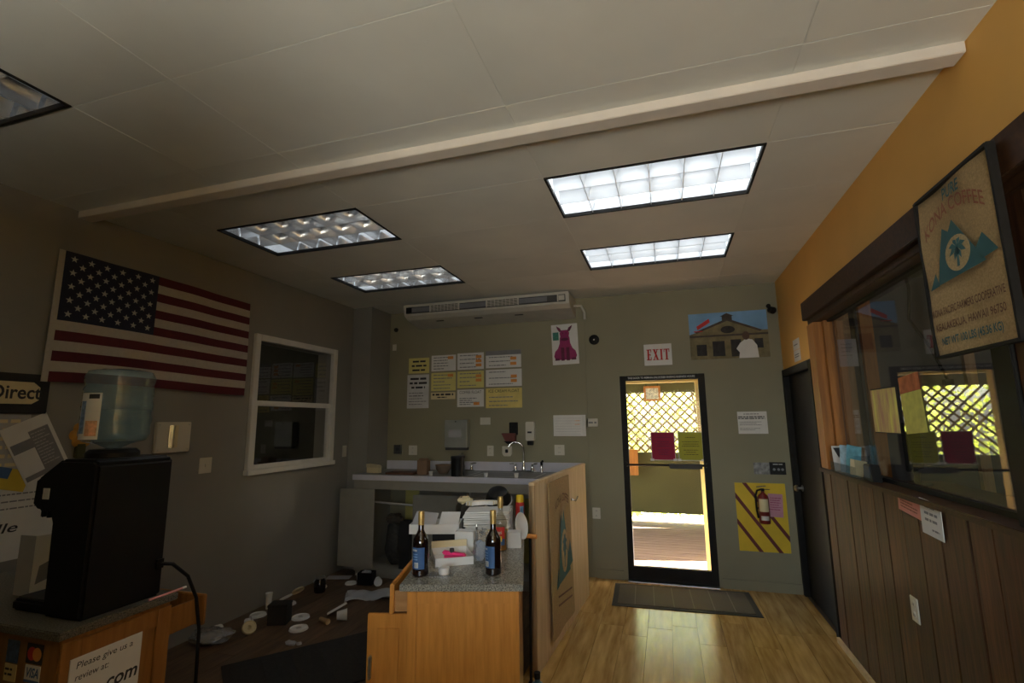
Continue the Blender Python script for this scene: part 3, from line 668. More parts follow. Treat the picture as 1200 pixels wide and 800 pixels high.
MB().box(-.19, .15, -.10, .10, 0, .022).build('board', M('red_brown_board', (.14, .06, .035), .6), t, bevel=.004); MB().lathe([(.0, 0), (.014, 0), (.014, .003), (0, .003)], 12, c=(-.16, 0, .022)).build('hang_hole', ink_m, t)
t = thing('recipe_box', 'cream house-shaped box at the left end of the sink counter', 'box', (-3.26, 5.10, SZ-.002), -.15)
MB().box(-.085, .085, -.03, .03, 0, .06).build('body', cream_m, t, bevel=.002); MB().prism([(-.09, .06), (.09, .06), (.07, .085), (-.09, .10)], -.032, .032).build('lid', M('cream_box_lid', (.60, .52, .34), .7), t)
for i, (x, l) in enumerate(((-2.46, 'small white cup on the counter edge below the brown bowl'), (-1.83, 'small white cup on the edge between the two basins'), (-1.50, 'small white cup on the edge in front of the gooseneck faucet'))):
    t = thing('cup', l, 'cup', (x, 4.95, SZ-.002), 0, 'small cups on the sink edge')
    MB().lathe([(0, 0), (.018, 0), (.024, .042), (.022, .042), (.016, .004), (0, .004)], 14).build('body', white_m, t, smooth=True); MB().lathe([(.022, .041), (.026, .042), (.026, .045), (.022, .045)], 14).build('rim', white_m, t, smooth=True)
t = thing('mesh_bag', 'dark rumpled mesh bag on the shelf under the sink counter', 'bag', (-2.97, 5.13, .101))
def blob(seed, sx, sy, sz, n=14, m=10, amp=.2):
    r = random.Random(seed); ph = [r.uniform(0, 6) for _ in range(6)]; b = MB(); vs = []; fs = []
    for i in range(m+1):
        th = math.pi*i/m
        for j in range(n):
            a = 2*math.pi*j/n
            k = 1+amp*(math.sin(3*a+ph[0]+th*2)*.5+math.sin(5*a+ph[1]-3*th)*.3+math.sin(7*th+ph[2]+2*a)*.3)
            z = -math.cos(th)
            vs.append((sx*k*math.sin(th)**.7*math.cos(a), sy*k*math.sin(th)**.7*math.sin(a), sz*(1+max(z*k if z > 0 else z, -1))))
    for i in range(m):
        for j in range(n): fs.append((i*n+j, i*n+(j+1) % n, (i+1)*n+(j+1) % n, (i+1)*n+j))
    return b.add(vs, fs)
blob(1, .11, .11, .24, amp=.16).build('bag_body', bagdark_m, t, smooth=True); blob(2, .09, .08, .05, amp=.3).build('crumpled_top', M('dark_brown_cloth', (.06, .05, .04), .9), t, smooth=True, loc=(-.01, -.02, .44))
t = thing('carton', 'black upright carton right of the mesh bag under the sink', 'carton', (-2.79, 5.02, .101))
MB().box(-.06, .06, -.03, .10, 0, .48).build('body', softblack_m, t, bevel=.004); MB().box(-.055, .055, -.025, .095, .48, .49).build('flap', softblack_m, t)

# ================================================================== BACK WALL THINGS
OUT = .0065
def menu(x0, x1, z0, z1, m, label, title=None, tz=None, nl=3, price=(), dark_top=False, tw=.7, ts=.05, lm=None):
    t = hang('menu_sheet', label, 'menu sheet', 'back', (x0+x1)/2, z0, 'menu sheets above the sink', OUT)
    w_ = (x1-x0)/2-.006; h_ = z1-z0-.01
    MB().box(-w_, w_, -.003, 0, 0, h_).build('sheet', m, t)
    if dark_top: MB().box(-w_, w_, -.0034, -.003, h_-.055, h_).build('title_band', greyink_m, t)
    if title:
        for k, s in enumerate(title): text(s, t, lm or ink_m, 0, -.0036, h_-(tz or .045)-k*.062, width=w_*2*tw*min(1, len(s)/max(map(len, title))), size=ts, bold=.0)
    z_top = h_-(.045+.062*len(title) if title else .03)-(.05 if dark_top else 0)
    if nl: lines(t, greyink_m, -w_*.85, w_*.80, [z_top-(z_top-.03)*k/max(nl-1, 1) for k in range(nl)], .011, -.0034, jag=.5)
    for px_, pz_ in price: MB().box(w_*px_-.045, w_*px_+.03, -.0040, -.0035, h_*pz_-.018, h_*pz_+.018).build('price_mark', orange_m, t)
C0, C1, C2, C3, C4 = -3.135, -2.805, -2.445, -2.075, -1.61
ye = yellowpaper_m
menu(-3.12, -2.82, 2.27, 2.475, ye, 'yellow three-line menu sheet at the top left of the menu grid', None, None, 0)
t = bpy.data.objects['menu_sheet']
for k in range(3): lines(t, ink_m, -.12, .12, [.15-.055*k], .022, -.0036, jag=.25, align='c')
menu(-3.135, -2.82, 1.83, 2.262, M('menu_grey', (.60, .60, .60), .8), 'tall white menu sheet below the yellow one at the left', None, None, 0)
t = bpy.data.objects['menu_sheet.001']
for k, (zz, hh) in enumerate(((.37, .026), (.315, .026), (.26, .024), (.19, .012), (.155, .014), (.12, .010), (.085, .010), (.05, .010))): lines(t, ink_m if k < 3 else greyink_m, -.13, .13, [zz], hh, -.0036, jag=.3, align='c' if k < 3 else 'l')
menu(-2.80, -2.455, 2.285, 2.495, paper_m, 'white menu sheet with one orange mark, second in the top row', None, None, 5, [(.62, .82)])
menu(-2.445, -2.085, 2.29, 2.505, paper_m, 'white menu sheet with three orange prices, third in the top row', None, None, 4, [(.66, .75), (.66, .5), (.66, .25)])
menu(-2.07, -1.70+.09, 2.295, 2.515, paper_m, 'white menu sheet with dark title band at the top right', None, None, 3, [(.6, .52), (.6, .22)], True)
menu(-2.80, -2.455, 2.04, 2.275, ye, 'yellow-green menu sheet in the second column, middle row', None, None, 5, [(.62, .84)])
menu(-2.445, -2.085, 2.065, 2.28, ye, 'yellow-green menu sheet with orange prices in the third column, middle row', None, None, 4, [(.66, .7), (.66, .45)])
menu(-2.07, -1.605, 2.07, 2.285, paper_m, 'white menu sheet with two orange prices in the right column, middle row', None, None, 3, [(.6, .58), (.6, .32)])
menu(-2.80, -2.46, 1.935, 2.03, cream_m, 'short cream menu strip at the bottom of the second column', None, None, 0)
t = bpy.data.objects['menu_sheet.008']; lines(t, ink_m, -.15, .14, [.058], .022, -.0036, jag=.1); lines(t, ink_m, -.08, .06, [.024], .013, -.0036, jag=.1)
menu(-2.445, -2.085, 1.835, 2.055, paper_m, 'white menu sheet titled COFFEE FLOAT at the bottom of the grid', ['COFFEE FLOAT'], .035, 4, [(.5, .18)], False, .82, .05)
menu(-2.07, -1.605, 1.815, 2.06, M('warm_yellow_paper', (.74, .60, .20), .8), 'yellow menu sheet titled ICE CREAM FLOAT at the bottom right of the grid', ['ICE CREAM FLOAT'], .035, 3, [], False, .85, .05)
# air conditioner
ac = thing('air_conditioner', 'long off-white ceiling air conditioner above the menu sheets', 'air conditioner', (-2.96, 0, 0))
def yz(poly, x0, x1): return MB().prism([(y, z) for y, z in poly], x0, x1, Matrix(((0, 1, 0, 0), (1, 0, 0, 0), (0, 0, 1, 0), (0, 0, 0, 1))))
AW = 2.02
def flipbuild(mb, *a, **k):
    mb.f = [tuple(reversed(f)) for f in mb.f]; return mb.build(*a, **k)
flipbuild(yz([(5.15, 3.055), (5.15, 3.035), (5.17, 2.925), (5.25, 2.885), (5.585, 2.83), (5.585, 3.06)], 0, AW), 'casing', hull_m, ac, bevel=.006)
MB().box(.04, AW-.04, 5.143, 5.165, 2.945, 3.02).build('grille_band', darkgrille_m, ac)
for x0, x1 in ((.37, .72), (1.08, 1.44)):
    for k in range(5): MB().box(x0, x1, 5.136, 5.144, 2.952+k*.0135, 2.957+k*.0135).build('louver', hull_m, ac)
    for k in range(9): MB().box(x0+(x1-x0)*k/8-.002, x0+(x1-x0)*k/8+.002, 5.134, 5.142, 2.948, 3.018).build('grille_bar', hull_m, ac)
for xx in (.36, .73, 1.07, 1.45, 1.90): MB().box(xx-.006, xx+.006, 5.135, 5.15, 2.945, 3.02).build('divider', hull_m, ac)
for x0, x1 in ((.12, .36), (.74, 1.07), (1.46, 1.78)): MB().box(x0, x1, 5.139, 5.146, 2.955, 3.01).build('filter_panel', M('blue_grey_filter', (.16, .17, .19), .7), ac)
MB().box(.045, .115, 5.137, 5.146, 2.95, 3.015).build('control_window', black_m, ac)
MB().box(1.91, 1.975, 5.137, 5.146, 2.955, 3.01).build('vent_square', hull_m, ac)
for xx in (.35, .85, 1.35): MB().box(xx, xx+.1, 5.32, 5.36, 2.868, 2.880).build('latch', darkgrille_m, ac)
MB().tube([(AW, 5.45, 2.95), (AW+.08, 5.47, 2.95), (AW+.11, 5.5, 2.88), (AW+.11, 5.52, 2.80)], .016, 10).build('drain_hose', hull_m, ac, smooth=True)
# poster with a plain magenta seated-animal silhouette
t = hang('animal_poster', 'white poster with magenta seated animal silhouette right of the air conditioner', 'poster', 'back', -1.075, 2.30, None, OUT, ry=math.radians(-1.5))
MB().box(-.155, .155, -.003, 0, 0, .475).build('sheet', paper_m, t)
def ell(cx, cz, a, b, n=18, r=0): return [(cx+a*math.cos(k*2*math.pi/n)*math.cos(r)-b*math.sin(k*2*math.pi/n)*math.sin(r), cz+a*math.cos(k*2*math.pi/n)*math.sin(r)+b*math.sin(k*2*math.pi/n)*math.cos(r)) for k in range(n)]
an = MB().prism([(-.115, .055), (.115, .055), (.135, .10), (.12, .155), (.085, .19), (.062, .25), (.058, .31), (.045, .345), (-.045, .345), (-.058, .31), (-.062, .25), (-.085, .19), (-.12, .155), (-.135, .10)], -.0036, -.003)
an.prism([(-.05, .33), (.05, .33), (.058, .37), (.04, .405), (-.04, .405), (-.058, .37)], -.0038, -.003)
an.build('animal_print', purple_m, t)
MB().prism([(-.035, .395), (-.05, .43), (-.095, .46), (-.085, .425), (-.06, .385)], -.004, -.003).prism([(.035, .395), (.05, .43), (.095, .46), (.085, .425), (.06, .385)], -.004, -.003).build('ear_print', purple2_m, t)
tag(MB().box(-.05, -.012, -.0042, -.0036, .045, .20).box(.012, .05, -.0042, -.0036, .045, .20).prism(ell(0, .295, .045, .018), -.0043, -.0036).prism(ell(-.02, .37, .006, .008), -.0044, -.0038).prism(ell(.02, .37, .006, .008), -.0044, -.0038).prism([(-.125, .05), (-.07, .05), (-.075, .075), (-.12, .075)], -.0042, -.0036).prism([(.07, .05), (.125, .05), (.12, .075), (.075, .075)], -.0042, -.0036).build('dark_print', purple2_m, t), kind='stuff')
MB().box(-.14, -.07, -.0035, -.003, .29, .385).build('green_stamp', M('green_stamp', (.05, .20, .16), .8, var=.3, scale=60), t)
t = hang('round_sensor', 'round black disc fitting on the wall right of the animal poster', 'speaker', 'back', -.742, 2.57)
MB().lathe([(.058, 0), (.058, .012), (.045, .02), (0, .016)], 28, mtx=Matrix.Rotation(R90, 4, 'X')).build('disc', black_m, t, smooth=True); MB().lathe([(.009, .018), (.007, .024), (0, .024)], 12, mtx=Matrix.Rotation(R90, 4, 'X')).build('centre_button', white_m, t, smooth=True)
t = hang('whiteboard', 'blank white wall calendar sheet above the right end of the sink', 'calendar', 'back', -1.055, 1.485, None, OUT)
MB().box(-.185, .185, -.006, 0, 0, .235).build('sheet', paper_m, t, bevel=.001)
MB().box(.145, .18, -.0068, -.006, .005, .23).build('glossy_strip', white_m, t)
lines(t, greypaper_m, -.17, .14, [.02+.03*k for k in range(7)], .003, -.0063, jag=.05); lines(t, orange_m, .06, .13, [.17, .13], .006, -.0064)
t = hang('label_plate', 'small white plate with printed word right of the calendar sheet', 'plate', 'back', -.80, 1.633)
MB().box(-.065, .065, -.006, 0, -.045, .045).build('plate', plate_m, t, bevel=.003); lines(t, greyink_m, -.04, .05, [0], .02, -.0065, jag=.1)
# EXIT sign with slab-serif letters
t = hang('exit_sign', 'white EXIT sign with red letters above the glass door', 'sign', 'back', -.05, 2.245, None, .0105)
MB().box(-.146, .146, -.006, 0, 0, .235).build('board', paper_m, t, bevel=.002)
L = MB(); hz0, hz1 = .058, .178; yv = (-.0068, -.006)
def R_(x0, x1, z0, z1): L.box(x0, x1, *yv, z0, z1)
x = -.118   # E
R_(x, x+.05, hz1-.010, hz1); R_(x, x+.05, hz0, hz0+.010); R_(x+.008, x+.026, hz0, hz1); R_(x+.026, x+.04, .113, .123); R_(x+.042, x+.05, hz0, hz0+.035); R_(x+.042, x+.05, hz1-.035, hz1); R_(x+.036, x+.042, .105, .131)
x = -.055   # X
L.prism([(x+.006, hz1), (x+.026, hz1), (x+.062, hz0), (x+.042, hz0)], *yv); L.prism([(x+.046, hz1), (x+.056, hz1), (x+.018, hz0), (x+.008, hz0)], -.0066, -.006)
R_(x, x+.032, hz1-.008, hz1); R_(x+.038, x+.066, hz1-.008, hz1); R_(x, x+.028, hz0, hz0+.008); R_(x+.036, x+.068, hz0, hz0+.008)
x = .020    # I
R_(x+.008, x+.026, hz0, hz1); R_(x, x+.034, hz1-.008, hz1); R_(x, x+.034, hz0, hz0+.008)
x = .062    # T
R_(x, x+.06, hz1-.010, hz1); R_(x, x+.008, hz1-.035, hz1); R_(x+.052, x+.06, hz1-.035, hz1); R_(x+.021, x+.039, hz0, hz1); R_(x+.012, x+.048, hz0, hz0+.008)
L.build('letters', red_m, t)
# photo print of a building with a person
t = hang('photo_print', 'colour photo print of gabled building and white-shirted person above the exit door', 'photo print', 'back', .675, 2.285, None, .0105)
pw_, ph_ = .385, .50
MB().box(-pw_, pw_, -.004, 0, 0, ph_).build('sheet', skyblue_m, t)
MB().prism([(-pw_, 0), (pw_, 0), (pw_, .29), (.30, .29), (.0, .42), (-.30, .30), (-pw_, .27)], -.0046, -.004).build('building_print', M('printed_wall', (.20, .17, .09), .8, var=.3, scale=12), t)
MB().prism([(-.31, .285), (0, .405), (.31, .275), (.33, .29), (0, .43), (-.33, .30)], -.0052, -.0046).prism([(-pw_, .24), (pw_, .24), (pw_, .26), (-pw_, .26)], -.0052, -.0046).box(-.05, .05, -.0053, -.0046, .405, .46).prism([(-.07, .455), (.07, .455), (0, .49)], -.0053, -.0046).build('roof_print', M('printed_roof', (.07, .055, .045), .8, var=.3), t)
pdark = M('printed_dark', (.03, .028, .028), .8, var=.4, scale=20)  # dark print for the building's windows and gable vent
for b_ in ((-.32, -.22, .04, .16), (-.16, -.04, .03, .19), (.02, .12, .02, .20), (.25, .33, .10, .2)): MB().box(b_[0], b_[1], -.0052, -.0046, b_[2], b_[3]).build('window_print', pdark, t)
MB().prism(ell(0, .31, .07, .04), -.0052, -.0046).build('gable_vent_print', pdark, t)
MB().box(-.34, -.25, -.0053, -.0046, .30, .31).prism([(-.30, .32), (-.17, .40), (-.18, .44), (-.31, .36)], -.0053, -.0046).build('red_print', red_m, t)
MB().prism([(.09, 0), (.10, .06), (.07, .10), (.11, .16), (.17, .205), (.23, .19), (.27, .13), (.28, 0)], -.006, -.0053).build('shirt_print', paper_m, t)
MB().prism(ell(.17, .235, .035, .045), -.0062, -.0053).build('head_print', M('printed_head', (.10, .06, .045), .8), t)
t = hang('spotlight', 'small black corner spotlight at the upper right of the photo print', 'spotlight', 'back', 1.085, 2.77)
MB().cyl((0, -.0, .05), .022, -.02, 12, 'y').build('mount', black_m, t); MB().tube([(0, -.01, .05), (0, -.05, .03)], .008, 8).build('arm', black_m, t); MB().lathe([(.02, 0), (.034, .02), (.036, .07), (.03, .075), (0, .07)], 16, mtx=Matrix.Translation((.0, -.03, .01)) @ Matrix.Rotation(math.radians(115), 4, 'X') @ Matrix.Rotation(.4, 4, 'Y')).build('lamp_head', black_m, t, smooth=True)
t = hang('notice', 'white certificate notice on the wall right of the glass door', 'notice', 'back', .832, 1.505)
MB().box(-.145, .145, -.004, 0, 0, .225).build('sheet', paper_m, t)
lines(t, greyink_m, -.10, .10, [.20], .008, -.0045, align='c'); lines(t, ink_m, -.13, .13, [.172, .155], .010, -.0045, jag=.1); lines(t, greyink_m, -.12, .1, [.12, .105, .09, .055, .04], .005, -.0045)
t = hang('alarm_strip', 'black and silver label strip above the striped extinguisher board', 'label strip', 'back', .958, 1.105)
MB().box(-.145, .0, -.006, 0, 0, .115).build('silver_half', M('dull_silver_label', (.22, .22, .22), .45, var=.5, scale=30), t, bevel=.001); MB().box(.0, .145, -.006, 0, 0, .12).build('black_half', softblack_m, t, bevel=.001)
lines(t, greypaper_m, .03, .135, [.1], .010, -.0064, jag=.1)
for xx in (.04, .08, .115): MB().lathe([(.013, 0), (.013, .0015), (0, .0015)], 12, mtx=Matrix.Translation((xx, -.006, .05)) @ Matrix.Rotation(R90, 4, 'X')).build('dial_print', greyink_m, t)
# extinguisher board
t = hang('safety_board', 'yellow board with dark red diagonal stripes right of the door', 'board', 'back', .85, .365)
bw, bh = .23, .655
MB().box(-bw, bw, -.012, 0, 0, bh).build('board', boardy_m, t, bevel=.002)
def dstripe(c, wv=.032):   # line going down to the right, x = -bw + s, z = c - 1.35*s
    pts = []
    def clipz(x, z): return (x, min(max(z, 0), bh))
    top = []; k = 1.42
    poly = [(-bw, c), (-bw, c+wv*1.74), (bw, c+wv*1.74-2*bw*k), (bw, c-2*bw*k)]
    # clip polygon to the board
    def clip(poly, axis, lim, keep):
        o = []
        for i in range(len(poly)):
            a, b = poly[i], poly[(i+1) % len(poly)]; ia, ib = keep(a[axis]), keep(b[axis])
            if ia: o.append(a)
            if ia != ib:
                q = (lim-a[axis])/(b[axis]-a[axis]); o.append((a[0]+(b[0]-a[0])*q, a[1]+(b[1]-a[1])*q))
        return o
    poly = clip(poly, 1, 0, lambda v: v >= 0); poly = clip(poly, 1, bh, lambda v: v <= bh) if len(poly) > 2 else poly
    if len(poly) > 2: MB().prism(poly, -.0128, -.012).build('stripe', boardr_m, t)
for c in (.255, .505, .755): dstripe(c)
ex = hang('fire_extinguisher', 'small red fire extinguisher with cream label on the striped board', 'fire extinguisher', 'back', .865, .645, None, .065)
MB().lathe([(.0, 0), (.046, 0), (.05, .01), (.05, .235), (.044, .262), (.025, .28), (.016, .29), (.016, .305), (0, .305)], 24).build('cylinder', ext_m, ex, smooth=True)
MB().lathe([(.0508, .115), (.0508, .235)], 12, a0=math.radians(-150), a1=math.radians(-45)).build('label', cream_m, ex, smooth=True)
MB().lathe([(.0508, .035), (.0508, .075)], 10, a0=math.radians(-135), a1=math.radians(-50)).build('lower_label', paper_m, ex, smooth=True)
MB().box(-.016, .016, -.016, .016, .305, .33).build('valve', black_m, ex, bevel=.003)
MB().box(-.012, .075, -.01, .01, .345, .353, mtx=Matrix.Rotation(-.12, 4, 'Y')).box(-.012, .065, -.01, .01, .318, .325).build('handle', chrome_m, ex, bevel=.002)
MB().tube([(-.016, 0, .32), (-.05, -.01, .31), (-.068, -.01, .26), (-.066, -.01, .12), (-.056, -.01, .05)], .009, 10).build('hose', black_m, ex, smooth=True)
MB().box(-.053, .053, .0, .051, .13, .145).build('bracket', black_m, ex)
t = hang('inspection_tag', 'pink inspection tag hanging beside the fire extinguisher', 'tag', 'back', .975, .70, None, .0145, ry=.04)
MB().box(-.065, .065, -.003, 0, 0, .22).build('card', M('faded_pink_card', (.58, .28, .36), .8), t); lines(t, purple_m, -.05, .05, [.18-.022*k for k in range(6)], .006, -.0034)
# towel dispenser, devices
t = hang('towel_dispenser', 'steel paper towel dispenser on the wall above the sink', 'towel dispenser', 'back', -2.415, 1.325, None, OUT)
MB().box(-.145, .145, -.10, 0, .03, .355).build('cabinet', M('satin_steel_cover', (.42, .44, .40), .38, metal=.55, var=.1, scale=6), t, bevel=.006)
MB().box(-.135, .135, -.09, -.01, .0, .03).build('outlet_slot', darkgrille_m, t); MB().cyl((0, -.104, .335), .008, .006, 12, 'y').build('lock', darkgrille_m, t)
MB().box(-.09, .07, -.1015, -.10, .15, .24).build('sticker', greypaper_m, t)
plate('blank_plate', 'blank ivory plate high on the wall right of the towel dispenser', 'back', -2.072, 1.662, .13, .085, 'plate', out=OUT)
plate('outlet', 'ivory outlet plate left of the towel dispenser above the backsplash', 'back', -3.03, 1.315, .115, .115, 'outlet', out=OUT)
plate('outlet', 'narrow ivory outlet plate right of the black canister', 'back', -2.008, 1.315, .08, .12, 'outlet', out=OUT)
plate('outlet', 'square ivory outlet plate below the wall calendar sheet', 'back', -1.178, 1.33, .115, .115, 'outlet', out=OUT)
plate('outlet', 'ivory outlet low on the wall beside the plywood panel', 'back', -.787, .66, .085, .115, 'outlet')
plate('outlet', 'ivory outlet on the dark boarded wall at the right', 'right', 3.14, .70, .075, .12, 'outlet', out=.025)
plate('switch_plate', 'small pale plate high in the left corner of the sink wall', 'back', -3.33, 2.62, .06, .085, 'plate', out=.0)
t = hang('wall_phone_jack', 'dark socket box with steel side at the left of the sink wall', 'socket box', 'back', -3.235, 1.325, None, OUT)
MB().box(-.05, .045, -.03, 0, -.055, .055).build('box', darkgrille_m, t, bevel=.003); MB().box(.045, .052, -.032, 0, -.055, .055).build('steel_side', steel_m, t); MB().cyl((0, -.036, 0), .02, .006, 14, 'y').build('socket', ink_m, t)
t = hang('bracket_dispenser', 'black wall bracket holding a dark red box above the faucet', 'dispenser', 'back', -1.725, 1.40, None, OUT)
MB().box(-.035, .06, -.05, 0, .10, .245).build('bracket', blackplastic_m, t, bevel=.005); MB().prism([(-.12, .12), (.05, .12), (.05, .03), (-.07, .03)], -.09, -.03).build('red_box', M('dark_red_plastic', (.13, .03, .022), .5), t, bevel=.004)
MB().prism([(-.09, .03), (.05, .03), (.03, 0), (-.05, 0)], -.085, -.03).build('nozzle', blackplastic_m, t)
t = hang('soap_dispenser', 'tall ivory soap dispenser right of the gooseneck faucet', 'soap dispenser', 'back', -1.505, 1.385, None, OUT)
MB().box(-.05, .05, -.08, 0, .05, .265).build('housing', plate_m, t, bevel=.008); MB().box(-.025, .025, -.0815, -.079, .135, .155).build('window', ink_m, t); MB().box(-.03, .03, -.085, -.01, 0, .05).build('pump', blackplastic_m, t, bevel=.006)
t = hang('outlet_with_plug', 'ivory outlet with rounded cover and plug under the black bracket', 'outlet', 'back', -1.80, 1.315, 'wall switch and outlet plates', OUT)
MB().prism([(-.06, .055), (.06, .055), (.06, -.03), (.04, -.06), (-.04, -.06), (-.06, -.03)], -.012, 0).build('cover', plate_m, t, bevel=.003); MB().box(-.014, .014, -.04, -.012, -.02, .02).build('plug', blackplastic_m, t, bevel=.004)
t = hang('corner_sensor', 'tiny dark sensor high in the left corner beside the air conditioner', 'sensor', 'back', -3.31, 2.85)
MB().lathe([(.028, 0), (.028, .02), (.018, .04), (0, .045)], 14, mtx=Matrix.Rotation(R90, 4, 'X')).build('body', black_m, t, smooth=True); MB().cyl((0, 0, .028), .006, .02, 8).build('stem', black_m, t)

# door papers
def door_sign(label, x, z, w_, h_, m, tape):
    t = thing('paper_sign', label, 'paper sign', (x, D+.0105, z), 0, 'paper signs taped to the glass door')
    MB().box(-w_/2, w_/2, -.002, 0, 0, h_).build('sheet', m, t)
    lines(t, purple2_m if m is maroon_m else porchwall_m, -w_*.4, w_*.4, [h_*q for q in (.82, .66, .58, .5, .36, .28, .2)], .006, -.0023, jag=.5, align='c')
    for sx in (-1, 1): MB().box(sx*w_/2-.018, sx*w_/2+.018, -.003, -.002, -.012, .012, mtx=Matrix.Identity(4)).build('tape', white_m, t)
    MB().box(-w_/2-.006, w_/2+.006, -.0008, .0004, -.006, h_+.006).build('border', paper_m, t)
door_sign('maroon paper sign taped to the middle of the glass door', -.052, 1.235, .235, .285, maroon_m, 1)
door_sign('olive-yellow paper sign taped at the right of the glass door', .225, 1.235, .235, .285, olive_m, 1)

# ================================================================== DOOR MAT
t = thing('door_mat', 'grey ribbed door mat with black rubber border before the glass door', 'mat', (.045, 5.17, 0.0), math.radians(2.5))
MB().box(-.63, .63, -.32, .31, 0, .006).build('rubber_border', matrim_m, t); MB().box(-.58, .58, -.275, .265, .006, .011).build('pile', mat_m, t, bevel=.001)
for k in range(6): MB().box(-.43+k*.17, -.422+k*.17, -.27, .26, .0105, .0122).build('rib_line', matline_m, t)

# ================================================================== RIGHT WALL THINGS
t = hang('paper_note', 'two-part small white note on the ochre wall above the black door', 'note', 'right', 5.0, 2.17, None)
MB().box(-.11, .11, -.003, 0, 0, .10).build('lower_sheet', paper_m, t); MB().box(-.11, .11, -.003, 0, .105, .20).build('upper_sheet', paper_m, t); lines(t, greyink_m, -.08, .08, [.15, .06, .04], .01, -.0034)
# sacks printed with the mountain emblem
def sack_print(t, cw, ch, y, mteal, mred, xc=0, z0=0):
    X = lambda u: xc+(u-.5)*cw
    Z = lambda v: z0+v*ch
    MB().prism([(X(.24), Z(.515)), (X(.82), Z(.53)), (X(.515), Z(.815)), (X(.455), Z(.765)), (X(.385), Z(.80)), (X(.30), Z(.65))], y-.0008, y).build('emblem_peaks', mteal, t)
    MB().prism([(X(.78), Z(.545)), (X(.95), Z(.555)), (X(.82), Z(.665)), (X(.735), Z(.61))], y-.0008, y).build('emblem_right_peak', mteal, t)
    MB().prism([(X(.12), Z(.505)), (X(.25), Z(.512)), (X(.215), Z(.585))], y-.0008, y).build('emblem_left_peak', mteal, t)
    MB().prism([(X(.53)+cw*.15*math.cos(a), Z(.635)+ch*.092*math.sin(a)) for a in [k*math.pi/12 for k in range(24)]], y-.0014, y-.0008).build('emblem_oval', bagply_m, t)
    pm = MB().prism([(X(.51), Z(.565)), (X(.54), Z(.565)), (X(.55), Z(.66)), (X(.525), Z(.66))], y-.002, y-.0014)
    for a in range(0, 360, 45):
        r = math.radians(a+20); c_, s_ = math.cos(r), math.sin(r)
        pm.prism([(X(.535), Z(.665)), (X(.535)+cw*(.06*c_-.018*s_), Z(.665)+ch*(.035*s_+.014*c_)), (X(.535)+cw*.11*c_, Z(.665)+ch*(.058*s_-.012)), (X(.535)+cw*(.06*c_+.018*s_), Z(.665)+ch*(.035*s_-.014*c_))], y-.002, y-.0014)
    pm.build('palm_print', mteal, t)
bag_rz = R90
t = thing('burlap_sack_sign', 'printed burlap coffee sack hung on the header at the right edge', 'sack', (XR-.075, 2.20, 1.905), -R90)
cw, ch = .50, .66
MB().grid(lambda a, b: ((a-.5)*cw, -.006*math.sin(a*7+b*3)-.003*math.sin(b*11), b*ch), 14, 14, .008).build('sack_cloth', burlap_m, t, smooth=True)
MB().box(-cw/2-.012, -cw/2, -.012, .012, -.01, ch+.01).box(cw/2, cw/2+.012, -.012, .012, -.01, ch+.01).box(-cw/2, cw/2, -.012, .012, ch, ch+.012).box(-cw/2, cw/2, -.012, .012, -.012, 0).build('dark_frame', black_m, t)
yb = -.0115
sack_print(t, cw*1.08, ch*1.12, yb, teal_m, red_m, -.01, -.105)
text('PURE', t, teal_m, .015, yb, ch*.925, width=.115, size=.062, bold=.02, shear=.15)
fade_red = M('faded_red_ink', (.27, .10, .055), .9, var=.15, scale=60)
text('KONA COFFEE', t, fade_red, .0, yb, ch*.845, width=.40, size=.075, bold=.012, arc=1.6)
fade_br = M('faded_brown_ink', (.13, .06, .035), .9, var=.15, scale=60)
text('KONA PACIFIC FARMERS COOPERATIVE', t, fade_br, .0, yb, ch*.255, width=.46, size=.042, bold=.01)
text('KEALAKEKUA, HAWAII 96750', t, fade_br, .0, yb, ch*.165, width=.44, size=.042, bold=.01)
text('NET WT 100 LBS (45.36 KG)', t, teal_m, .0, yb, ch*.075, width=.38, size=.042, bold=.02)
# papers on the half wall
t = hang('paper_note', 'pink handwritten note taped on the boarded wall under the window', 'note', 'right', 3.045, 1.175, None, .028, ry=math.radians(4))
MB().box(-.125, .125, -.003, 0, 0, .075).build('sheet', M('salmon_paper', (.72, .30, .24), .8), t); lines(t, fade_red, -.1, .1, [.055, .04, .025], .006, -.0033)
t = hang('paper_note', 'white handwritten note taped beside the pink one under the window', 'note', 'right', 2.83, 1.115, None, .031, ry=math.radians(2))
MB().box(-.095, .095, -.003, 0, 0, .16).build('sheet', paper_m, t); lines(t, greyink_m, -.08, .08, [.13, .10, .07], .012, -.0033, jag=.6, align='c'); lines(t, greyink_m, .0, .08, [.03], .008, -.0033)
# papers on the glass
t = thing('photo_sheet', 'square yellow and purple streaked print on the right-hand window glass', 'print', (XR+.0700, 3.465, 1.57), -R90)
MB().box(-.175, .175, -.003, 0, 0, .255).build('sheet', M('streaked_print', (.45, .16, .18), .7, scale=4, stretch=(5, 5, .9), col2=(.80, .75, .20)), t); MB().box(-.18, .18, -.001, .0, -.005, .262).build('border', softblack_m, t)
t = thing('photo_sheet', 'tall yellow sheet with red top on the right-hand window glass', 'print', (XR+.0700, 3.10, 1.575), -R90, None); t.rotation_euler = (0, math.radians(-4), -R90)
MB().box(-.115, .115, -.003, 0, 0, .215).build('sheet', M('yellow_green_print', (.62, .60, .14), .8, var=.15, scale=20), t); MB().box(-.115, .115, -.003, 0, .216, .305).build('red_top', M('rust_print', (.42, .13, .05), .8, var=.4, scale=15), t)
